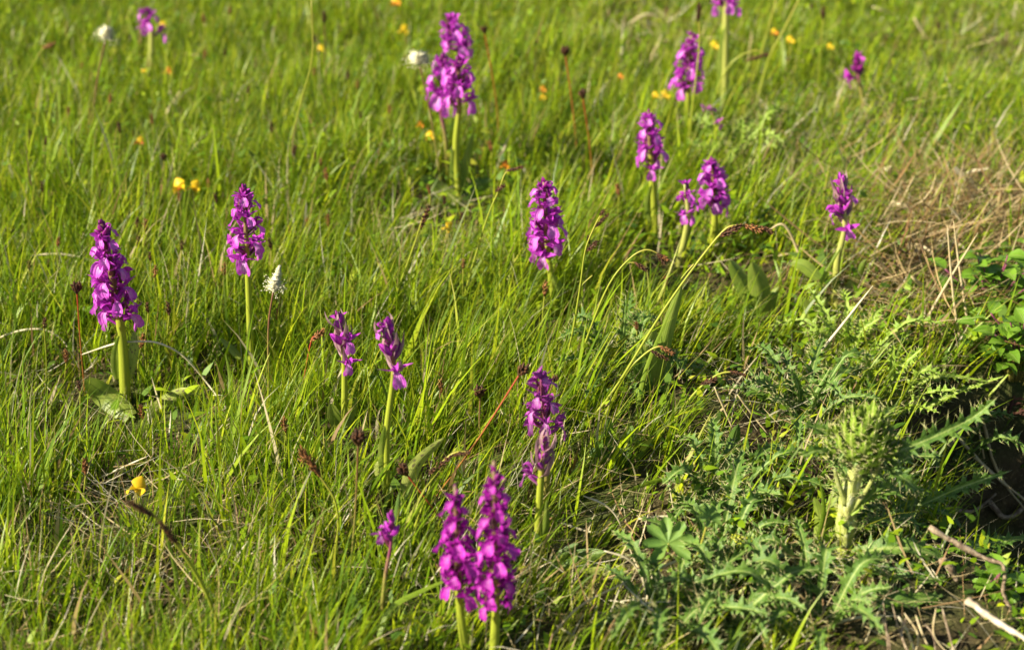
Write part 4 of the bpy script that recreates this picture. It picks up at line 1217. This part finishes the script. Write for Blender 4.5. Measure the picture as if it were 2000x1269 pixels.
tuft('oblong_rosette', 'broad pale leaves behind middle sedges beside the dense orchid', 'plant', (1160, 790),
     [((1160, 790), (1165, 760), (1160, 740), 26, 0), ((1155, 795), (1135, 775), (1120, 770), 26, -.01), ((1170, 795), (1190, 770), (1200, 760), 22, 0)], 'leaf_bush', OB)

for i, (px, py, w, lab) in enumerate([(970, 695, 26, 'yellow orange withered leaf right of the pale-bracted orchids'), (860, 727, 24, 'small orange withered leaf beside the right pale-bracted orchid'),
                                      (1245, 1192, 46, 'orange edged withered leaf below the round lobed leaf'), (1342, 1042, 16, 'small brown withered patch leaf on the round lobed leaf')]):
    B = G(px, py + 25)
    p = At(px, py, B.y)
    b = MB()
    hw = w * .5 * mpp(B.y)
    b.ribbon(lerp_pts([p + Vector((-hw, 0, -.3 * hw)), p + Vector((0, -.3 * hw, .2 * hw)), p + Vector((hw, .2 * hw, 0))], 6), [hw * x for x in (.3, .6, .75, .7, .6, .5, .25)], Vector((.1, .6, .6)), cup=.3, nu=4, ripple=.4)
    o0 = p.copy()
    b.v = [tuple(Vector(q) - o0) for q in b.v]
    thing('withered_leaf', o0, lab, 'leaf', None, b.mesh('withered_leaf', M['leaf_autumn']))

# round lobed leaf of lady's mantle
def mantle_mesh(R, seed=0):
    rr = random.Random(seed)
    b = MB()
    nl, per = 7, 8
    nth = nl * per
    rings = 6
    ids = []
    for i in range(nth + 1):
        th = math.radians(-155 + 310 * i / nth)
        ph = (i % per) / per if i < nth else 0.0
        lob = math.sin(math.pi * ph) ** .85
        tooth = 1 - .05 * (i % 2)
        row = []
        for k in range(rings + 1):
            f = k / rings
            rad = R * f * (1 - (1 - (.56 + .44 * lob)) * f) * (tooth if k == rings else 1)
            z = R * (.10 * f * (abs(ph - .5) * 2 - .5) * 1.6 + .16 * f * f + .03 * math.sin(th * 2 + seed) * f)
            row.append(b.pt((rad * math.sin(th), rad * math.cos(th), z), (ph - .5) * 2, f, 0))
        ids.append(row)
    for i in range(nth):
        for k in range(rings):
            b.f.append((ids[i][k], ids[i + 1][k], ids[i + 1][k + 1], ids[i][k + 1]))
    return b.mesh('leaf', M['leaf_mantle'])
def mantle(label, leaves, up=60):
    B = G(leaves[0][0], leaves[0][1] + up)
    root = thing('lady_mantle', B, label, 'plant', 'lobed leaf plants')
    for k, (px, py, wpx, rx, ry, rz) in enumerate(leaves):
        c0 = At(px, py, B.y + (.0 if k == 0 else jit(.02))) - B
        add('leaf', mantle_mesh(wpx * .5 * mpp(B.y), k), root, c0, (rx, ry, rz))
        s = MB(); s.tube(sm([Vector((0, 0, -.002)), c0 * .5 + Vector((.004, 0, -.004)), c0]), .0007, 5)
        add('stem', s.mesh('stem', M['sedge_stem']), root)
    return root
mantle('round lobed green leaf lying open below the white straw', [(1305, 1060, 118, .75, -.05, .1), (1385, 1010, 70, .6, .3, .6), (1340, 1180, 60, .7, 0, 1.0)], up=110)
mantle('smaller lobed leaves low down behind the front orchid pair', [(945, 1185, 60, .6, .1, .4), (925, 1160, 44, .5, -.2, 2.0)])
mantle('lobed leaves in the turf at right of low arching sedge', [(1480, 905, 60, .7, .1, .2), (1520, 880, 50, .5, .2, 1.5)])
def mantle_flowers():
    B = G(1450, 1120)
    root = thing('lady_mantle_flower', B, 'yellow green frothy flower cluster above the spiny rosette', 'flower')
    c0 = At(1452, 1085, B.y) - B
    s = MB(); s.tube(sm([Vector((0, 0, -.002)), c0]), .0008, 5)
    add('stem', s.mesh('stem', M['sedge_stem']), root)
    for (px, py, n) in [(1450, 1055, 34), (1470, 1062, 24), (1440, 1050, 16), (1437, 1075, 8)]:
        c1 = At(px, py, B.y) - B
        b = MB()
        for k in range(n):
            o = Vector((random.gauss(0, 1), random.gauss(0, 1), random.gauss(0, .7))) * .0026
            for a in range(4):
                d = Vector((math.cos(a * 1.57 + k), math.sin(a * 1.57 + k), .5)) * .0012
                b.cone(o, o + d, .0006, 3)
        add('flower_cluster', b.mesh('flower_cluster', M['mantle_flower']), root, c1)
    add('leaf', mantle_mesh(.007, 3), root, At(1455, 1090, B.y - .003) - B, (.6, 0, 2.5))
mantle_flowers()

# ------------------------------------------------------------------ thistles
def thistle_leaf(parent, B, pts, W, npair=8, blade=.35, mat='thistle', up=None, curl=.3, name='leaf', seed=0, tip=True):
    rr = random.Random(seed + 31)
    P = sm([p - B for p in pts])
    ref = up if up is not None else Vector((0, -.35, 1))
    b, sp = MB(), MB()
    m = 16
    P = [along(P, i / m) for i in range(m + 1)]
    T0 = (P[-1] - P[0]).normalized()
    S0 = T0.cross(ref).normalized()
    prof = lambda t: (math.sin(math.pi * min(.985, .10 + .88 * t)) ** .75)
    b.ribbon(P, [W * blade * prof(i / m) + .0002 for i in range(m + 1)], S0, cup=.25, fold=.2, nu=4, ripple=.35, freq=npair / 2)
    Ltot = sum((P[i + 1] - P[i]).length for i in range(m))
    for k in range(npair):
        for s in (-1, 1):
            t = (k + .6 + rr.uniform(-.15, .15)) / (npair + .3)
            o = along(P, t)
            T = (along(P, min(1, t + .04)) - along(P, max(0, t - .04))).normalized()
            S = S0 - T * S0.dot(T); S.normalize()
            Nn = S.cross(T)
            if Nn.dot(ref) < 0:
                Nn = -Nn
            w = W * prof(t) * rr.uniform(.85, 1.15)
            dl = Ltot / npair * .55
            for (a_, z_, f_) in ((1.0, .38 + rr.uniform(-.1, .25), .30), (.82, -.15 + rr.uniform(-.25, .15), .75), (.6, .75 * rr.random(), -.25)):
                if a_ < .7 and rr.random() < .4:
                    continue
                d = (S * s * a_ + T * (f_ + rr.uniform(-.15, .2)) + Nn * z_ * (1 + curl)).normalized()
                Lq = w * (a_ if a_ > .7 else .7)
                o1 = o + S * s * w * blade * .55
                q = T * dl * .5
                i0 = b.pt(o1 - q, .5, t, 0); i1 = b.pt(o1 + q, .5, t, 0)
                mid = o1 + d * Lq * .5 + Nn * w * .05
                i2 = b.pt(mid - q * .52, .7, t, .3); i3 = b.pt(mid + q * .52, .7, t, .3); ic = b.pt(mid + Nn * dl * .12, .6, t, .1)
                it = b.pt(o1 + d * Lq, 1, t, 1)
                ib = b.pt(o1 + Nn * dl * .08, .4, t, 0)
                b.f += [(i0, ib, ic, i2), (ib, i1, i3, ic), (i2, ic, it), (ic, i3, it)]
                e = o1 + d * Lq
                sp.cone(e - d * Lq * .12, e + d * (w * .36 + .002), max(.00024, w * .034), 3)
    if tip:
        Tn = (P[-1] - P[-2]).normalized()
        sp.cone(P[-1] - Tn * .002, P[-1] + Tn * W * .4, .0004, 3)
    o = add(name, b.mesh(name, M[mat]), parent)
    sO = add('spine', sp.mesh('spine', M['spine']), o)
    sO['kind'] = 'stuff'
    return o

def big_thistle():
    B = G(1645, 1092)
    Y = B.y
    root = thing('thistle', B, 'big thistle with a thick pale hairy stem and spiny crown', 'thistle')
    s = MB()
    P = sm([Vector((-.002, 0, -.03)), At(1648, 1075, Y) - B, At(1655, 1000, Y) - B, At(1668, 930, Y) - B, At(1682, 840, Y) - B])
    k = mpp(Y)
    m = len(P)
    s.tube(P, [(22 - 6 * i / (m - 1) + 1.5 * math.sin(i * 1.7)) * k * .95 * (1 - .6 * max(0, i / (m - 1) - .72) / .28) for i in range(m)], 20)
    for i, (u, v, _) in enumerate(s.w):
        c0 = along(P, v); q = Vector(s.v[i]) - c0; a = u * math.pi
        s.v[i] = tuple(c0 + q * (1 + .13 * math.cos(5 * a + v * 2) + .06 * math.sin(9 * a + 7 * v) - .10 * math.sin(v * 9)))
    # fine hairs and ridges on the stem
    for i in range(420):
        t = random.random(); c0 = along(P, t)
        a = random.random() * 6.28
        o = Vector((math.cos(a), math.sin(a), jit(.6)))
        r0 = (22 - 6 * t) * k * .95
        s.cone(c0 + o * r0 * .9, c0 + o * (r0 + random.uniform(.0008, .0022)), .00012, 3)
    add('stem', s.mesh('stem', M['thistle_stem']), root)
    # winged flanks and branch stalks
    for q in ([(1652, 1010), (1690, 960), (1720, 905)], [(1652, 985), (1638, 945), (1630, 915)]):
        b = MB(); Q = sm([At(x, y, Y - .004) - B for x, y in q])
        b.tube(Q, [(11 - 5 * i / (len(Q) - 1)) * k * .6 for i in range(len(Q))], 8)
        add('branch', b.mesh('branch', M['thistle_stem']), root)
    A = lambda x, y, d=0.0: At(x, y, Y + d)
    TL = lambda pts, W, n=8, bl=.35, mt='thistle', **kw: thistle_leaf(root, B, [A(*p) for p in pts], W, n, bl, mt, seed=len(root.children), **kw)
    # crown
    for i in range(40):
        a = i * 2.39996; f = i / 40
        rad = (14 + 42 * (1 - f)) * k
        p0 = At(1682, 884, Y) + Vector((math.cos(a) * (10 + 8 * (1 - f)) * k, math.sin(a) * (10 + 8 * (1 - f)) * k, (f - .5) * 26 * k))
        hgt_ = (42 + 66 * f) * k
        p2 = p0 + Vector((math.cos(a) * rad * 1.2, math.sin(a) * rad * 1.2, hgt_))
        p1 = p0 + Vector((math.cos(a) * rad * .95, math.sin(a) * rad * .95, hgt_ * .42))
        thistle_leaf(root, B, [p0, p1, p2], 23 * k, 4, .60, 'thistle_young', up=Vector((math.cos(a + 3.14), math.sin(a + 3.14), .35)), curl=.1, seed=100 + i)
    for i in range(16):
        a = i * 2.39996
        p0 = At(1677, 922 - 2 * i, Y) + Vector((math.cos(a) * 15 * k, math.sin(a) * 15 * k, 0))
        p2 = p0 + Vector((math.cos(a) * 34 * k, math.sin(a) * 34 * k, random.uniform(30, 62) * k))
        thistle_leaf(root, B, [p0, (p0 + p2) / 2 + Vector((math.cos(a), math.sin(a), -.2)) * 8 * k, p2], 16 * k, 5, .45, random.choice(['thistle', 'thistle_young']), up=Vector((math.cos(a + 3.14), math.sin(a + 3.14), .5)), curl=.3, seed=600 + i)
    for i in range(14):          # small spiny wings running up the stem
        a = i * 2.39996; t = .12 + .72 * i / 14
        p0 = along(P, t) + B + Vector((math.cos(a), math.sin(a), 0)) * 17 * k
        p2 = p0 + Vector((math.cos(a) * 22 * k, math.sin(a) * 22 * k, random.uniform(10, 30) * k))
        thistle_leaf(root, B, [p0, (p0 + p2) / 2 + Vector((0, 0, 5 * k)), p2], 9 * k, 4, .4, random.choice(['thistle', 'thistle_young']), curl=.6, seed=700 + i)
    # side leaves of the crown
    for i in range(12):
        a = i * .52 + .2
        p0 = At(1682, 880, Y)
        p2 = p0 + Vector((math.cos(a) * 70 * k, math.sin(a) * 60 * k, random.uniform(-15, 25) * k))
        p1 = p0 + Vector((math.cos(a) * 38 * k, math.sin(a) * 34 * k, 26 * k))
        thistle_leaf(root, B, [p0, p1, p2], 15 * k, 5, .34, 'thistle', seed=200 + i)
    TL([(1700, 915), (1760, 880, -.005), (1830, 850), (1900, 815, .01), (1945, 778, .01)], 30 * k, 11, .28, up=Vector((-.2, -1, .6)))
    TL([(1715, 900), (1760, 930, -.02), (1800, 962, -.02)], 28 * k, 7)
    TL([(1665, 985), (1735, 960), (1800, 955, .01)], 24 * k, 6)
    TL([(1800, 985, .02), (1880, 950, .02), (1970, 920, .02)], 24 * k, 7, .3, up=Vector((-.2, -1, .6)))
    TL([(1640, 910), (1605, 880), (1565, 890, -.01)], 24 * k, 6)
    TL([(1660, 900), (1620, 850, .02), (1570, 825, .02)], 26 * k, 6)
    TL([(1660, 1085, -.01), (1730, 1070, -.02), (1800, 1075, -.02), (1850, 1100, -.02)], 36 * k, 8, .55)
    TL([(1660, 1100, -.02), (1730, 1120, -.03), (1790, 1135, -.03), (1845, 1128, -.03)], 34 * k, 8, .55)
    TL([(1720, 1045), (1770, 1010, .01), (1800, 1050, 0)], 24 * k, 6, .4)
    TL([(1680, 1165, -.03), (1750, 1180, -.04), (1840, 1165, -.04)], 30 * k, 8, .6)
    TL([(1640, 1095, -.01), (1600, 1115, -.02), (1550, 1110, -.02)], 22 * k, 6, .45)
    TL([(1870, 1075, .03), (1930, 1060, .03), (2010, 1050, .03)], 26 * k, 7, .45)
    TL([(1700, 985, .05), (1760, 900, .07), (1840, 890, .07)], 30 * k, 8, .3)
    for i in range(9):
        a = -3.0 + i * .36
        q0 = At(1648, 1085, Y) + Vector((math.cos(a) * .008, math.sin(a) * .008, 0))
        r = random.uniform(70, 120) * k
        q2 = q0 + Vector((math.cos(a) * r, math.sin(a) * r * .7, random.uniform(-12, 10) * k))
        thistle_leaf(root, B, [q0, (q0 + q2) / 2 + Vector((0, 0, random.uniform(14, 30) * k)), q2], random.uniform(18, 26) * k, 8, .32, 'thistle', curl=1.0, seed=500 + i)
    for i in range(34):
        a = random.uniform(-1.9, 2.2); t = random.random()
        q0 = At(1650 + 32 * t, 1085 - 200 * t, Y + random.uniform(-.01, .05))
        r = random.uniform(60, 150) * k
        q2 = q0 + Vector((math.cos(a) * r, math.sin(a) * r * .8 + .02, random.uniform(-20, 60) * k))
        q1 = (q0 + q2) / 2 + Vector((0, 0, random.uniform(10, 35) * k))
        thistle_leaf(root, B, [q0, q1, q2], random.uniform(17, 26) * k, 9, .26, random.choice(['thistle', 'thistle', 'thistle_young']), curl=1.2, seed=400 + i)
    TL([(1720, 1010, .04), (1790, 985, .05), (1860, 1005, .05)], 28 * k, 7, .35)
big_thistle()

def rosette(label, base, leaves, mat='thistle', W=26, blade=.45, fill=12, fs=1.0):
    B = G(*base)
    root = thing('thistle_rosette', B, label, 'thistle', 'low spiny thistle rosettes')
    k = mpp(B.y)
    for i, lf in enumerate(leaves):
        thistle_leaf(root, B, [At(p[0], p[1], B.y + (p[2] if len(p) > 2 else 0)) for p in lf[0]], (lf[1] if len(lf) > 1 else W) * k * .76, (lf[2] if len(lf) > 2 else 7) + 2, blade, mat, seed=int(base[0]) + i, curl=.9)
    for i in range(fill):
        a = i * 2.39996 + base[0]
        f = random.uniform(.45, 1.0)
        p0 = Vector((B.x + math.cos(a) * .01, B.y + math.sin(a) * .01, B.z + .004))
        r = f * .085 * fs
        p2 = Vector((B.x + math.cos(a) * r, B.y + math.sin(a) * r, B.z + random.uniform(.012, .055) * fs))
        p1 = (p0 + p2) / 2 + Vector((0, 0, random.uniform(.008, .028)))
        thistle_leaf(root, B, [p0, p1, p2], random.uniform(.006, .0095), 8, blade * .75, mat, seed=int(base[0]) + 40 + i, curl=.9)
    return root
rosette('largest spiny rosette of hairy leaves at lower right foreground', (1430, 1230),
        [([(1420, 1225), (1460, 1190, -.01), (1500, 1155, -.01), (1545, 1120, -.005)], 40, 7), ([(1370, 1215), (1400, 1160), (1415, 1110)], 46, 5), ([(1420, 1235), (1445, 1225, -.02), (1480, 1200, -.02)], 30, 6),
         ([(1410, 1235), (1360, 1235, -.02), (1310, 1250, -.02)], 34, 6), ([(1420, 1245, -.02), (1440, 1265, -.04), (1470, 1290, -.05)], 36, 6), ([(1500, 1190), (1530, 1200), (1562, 1195, .01)], 34, 5), ([(1440, 1225), (1500, 1215, -.02), (1560, 1235, -.02)], 30, 6),
         ([(1375, 1195), (1385, 1150), (1375, 1115)], 30, 5)], blade=.5)
rosette('spiny leaves at the bottom edge left of the largest rosette', (1300, 1240),
        [([(1300, 1240), (1290, 1200), (1300, 1130, .01)], 30, 6), ([(1300, 1240), (1250, 1220), (1225, 1240)], 28, 5), ([(1300, 1245, -.01), (1320, 1262, -.02), (1300, 1290, -.03)], 32, 5), ([(1300, 1240), (1340, 1210), (1365, 1180)], 26, 5),
         ([(1290, 1245), (1260, 1265, -.02), (1240, 1290, -.02)], 30, 5)])
rosette('spiny leaves between the round lobed leaf and yellow flower cluster', (1400, 1110),
        [([(1400, 1105), (1390, 1070), (1375, 1035, .02)], 32, 5), ([(1400, 1110), (1430, 1100), (1470, 1105)], 34, 5), ([(1480, 1110), (1520, 1085), (1560, 1060, .01)], 26, 6), ([(1400, 1110), (1370, 1090), (1340, 1110)], 26, 5),
         ([(1460, 1100), (1500, 1050, .02), (1530, 1040, .02)], 24, 5)])
rosette('grey green spiny leaves above the round lobed leaf', (1400, 1000),
        [([(1400, 995), (1370, 960), (1350, 930)], 28, 6), ([(1400, 1000), (1440, 965), (1475, 950)], 26, 6), ([(1395, 1000), (1340, 985), (1310, 955)], 26, 6), ([(1405, 1000), (1420, 950), (1415, 915)], 24, 5), ([(1420, 1010), (1470, 990), (1510, 1000)], 24, 5)])
rosette('upper spiny plant with arching leaves right of the long straw', (1720, 830),
        [([(1720, 825), (1700, 750), (1690, 690)], 30, 7), ([(1720, 830), (1780, 760), (1840, 735), (1930, 745)], 26, 9), ([(1715, 830), (1660, 760), (1640, 700)], 28, 7), ([(1720, 825), (1760, 720), (1800, 680)], 26, 7),
         ([(1725, 835), (1800, 800), (1860, 770), (1960, 735)], 24, 9), ([(1720, 820), (1740, 740), (1745, 670)], 26, 7), ([(1715, 830), (1650, 800), (1600, 770)], 26, 6), ([(1720, 830), (1790, 740, .03), (1870, 700, .04)], 26, 8),
         ([(1710, 830), (1690, 790), (1640, 780)], 28, 6)], mat='thistle_young', blade=.32)
rosette('spiny leaves just below and right of the long straw base', (1560, 830),
        [([(1560, 825), (1530, 780), (1500, 750)], 26, 6), ([(1560, 830), (1590, 770), (1620, 720)], 26, 6), ([(1560, 830), (1510, 820), (1470, 800)], 26, 6), ([(1565, 830), (1610, 800), (1640, 790)], 24, 6), ([(1560, 825), (1560, 760), (1545, 720)], 22, 6)], blade=.36)
rosette('blurred spiny plant below the pale-tipped orchid', (1660, 720),
        [([(1660, 715), (1640, 660), (1600, 620)], 26, 7), ([(1660, 715), (1680, 650), (1720, 620)], 26, 7), ([(1660, 720), (1720, 690), (1770, 680)], 24, 7), ([(1655, 720), (1600, 700), (1560, 690)], 24, 6), ([(1660, 715), (1655, 650), (1660, 620)], 22, 6),
         ([(1660, 720), (1600, 680, .02), (1580, 650, .03)], 22, 6)], mat='thistle_young', blade=.32)
rosette('blurred pale feathery thistle behind the double orchid at right', (1440, 330),
        [([(1440, 325), (1455, 280), (1490, 245)], 22, 7), ([(1440, 325), (1430, 280), (1420, 240)], 22, 6), ([(1440, 330), (1410, 300), (1380, 280)], 22, 6), ([(1445, 330), (1480, 290), (1520, 270)], 20, 7), ([(1440, 325), (1445, 270), (1450, 230)], 20, 6)], mat='thistle_young', blade=.3)
rosette('shaded spiny leaves right of the thick thistle stem', (1830, 1010),
        [([(1830, 1005), (1800, 960), (1780, 930)], 26, 6), ([(1830, 1010), (1860, 960), (1905, 940)], 26, 6), ([(1830, 1010), (1790, 1000), (1750, 1010)], 26, 6)], blade=.36)
rosette('spiny leaves in the straw at bottom middle right', (1590, 1240),
        [([(1590, 1235), (1570, 1200), (1575, 1165)], 30, 5), ([(1590, 1240), (1550, 1225), (1520, 1240)], 28, 5), ([(1560, 1240), (1570, 1210), (1555, 1185)], 30, 4)])
rosette('grey young thistle standing behind the pink leaning orchid', (1205, 740),
        [([(1205, 735), (1215, 680), (1222, 580)], 16, 9), ([(1205, 740), (1180, 700), (1165, 680)], 18, 5), ([(1210, 740), (1235, 700), (1240, 660)], 18, 5)], blade=.4)

# ------------------------------------------------------------------ bush at the right edge, dead fern in the hollow
def bush(label, base, spread, n, size, h, dd=0.0):
    B = G(*base)
    k = mpp(B.y)
    root = thing('leafy_bush', B, label, 'bush', 'green leafy bushes at the right edge')
    base_me = [leaf_mesh('leaf', Vector((0, 0, 0)) + B, Vector((0, .45, .12)) * .02 + B, Vector((0, 1.0, .02)) * .02 + B, .0062, M['leaf_bush'], 0, .2, .25, .6, .08, 4, 8) for _ in range(1)]
    for me in base_me:
        # a flat oval leaf along +Y
        b = MB()
        b.ribbon(lerp_pts([Vector((0, 0, 0)), Vector((0, .010, .0022)), Vector((0, .021, 0))], 8), [.0008, .0045, .0066, .0074, .0072, .0062, .0046, .0025, .0003], Vector((1, 0, 0)), fold=.22, cup=.1, nu=4, ripple=.06)
        me2 = b.mesh('leaf', M['leaf_bush'])
    for i in range(n):
        c0 = Vector((random.gauss(0, 1) * spread * k * .5, random.gauss(0, 1) * spread * k * .35, h * (.25 + .75 * random.random())))
        st = MB(); st.tube(sm([Vector((c0.x * .2, c0.y * .2, -.01)), c0 * .5 + Vector((0, 0, .006)), c0]), .0007, 4)
        add('stem', st.mesh('stem', M['stem_purple']), root)
        for j in range(4):
            az = j * 1.9 + i
            o = c0 - Vector((0, 0, .007 * j))
            add('leaf', me2, root, o, (random.uniform(-.3, .5), jit(.4), az), size * random.uniform(.75, 1.2))
bush('bright round-leaved bush at the right edge below the hay', (1925, 640), 100, 30, .85, .075)
bush('dark lower bush at right edge above the hollow', (1985, 740), 100, 26, .8, .06)
bush('small bush left of right edge between dead brown stems', (1960, 560), 80, 14, .75, .06)
bush('low bright seedling leaves on the bank above the white stick', (1935, 1165), 46, 5, .95, .03)

def fern(label, base, fronds):
    B = G(*base)
    root = thing('dead_fern', B, label, 'fern', 'rust brown dead ferns in the hollow')
    for f in fronds:
        P = sm([Vector(p) for p in f])
        b = MB()
        b.tube(P, .0014, 5)
        m = 18
        for i in range(2, m):
            c0 = along(P, i / m)
            T = (along(P, min(1, i / m + .03)) - along(P, i / m - .03)).normalized()
            S = T.cross(Vector((0, -.5, 1))).normalized()
            for s in (-1, 1):
                L0 = .016 * math.sin(math.pi * (i / m) ** .7)
                b.ribbon([c0, c0 + S * s * L0 * .5 + T * .004, c0 + S * s * L0 + T * .009 - Vector((0, 0, .005))], [.0008, .0014, .0002], T, nu=1)
        add('frond', b.mesh('frond', M['rust_fern']), root)
fern('rust brown dead fern deep in the dark hollow at right', (1965, 830),
     [[(0, 0, 0), (.02, .03, .03), (.06, .07, .035)], [(0, 0, 0), (-.01, .03, .035), (-.03, .06, .045)], [(0, 0, 0), (.04, -.01, .02), (.08, -.03, .015)]])

print('THINGS', len([o for o in bpy.data.objects if 'category' in o and not o.parent]), 'OBJECTS', len(bpy.data.objects))
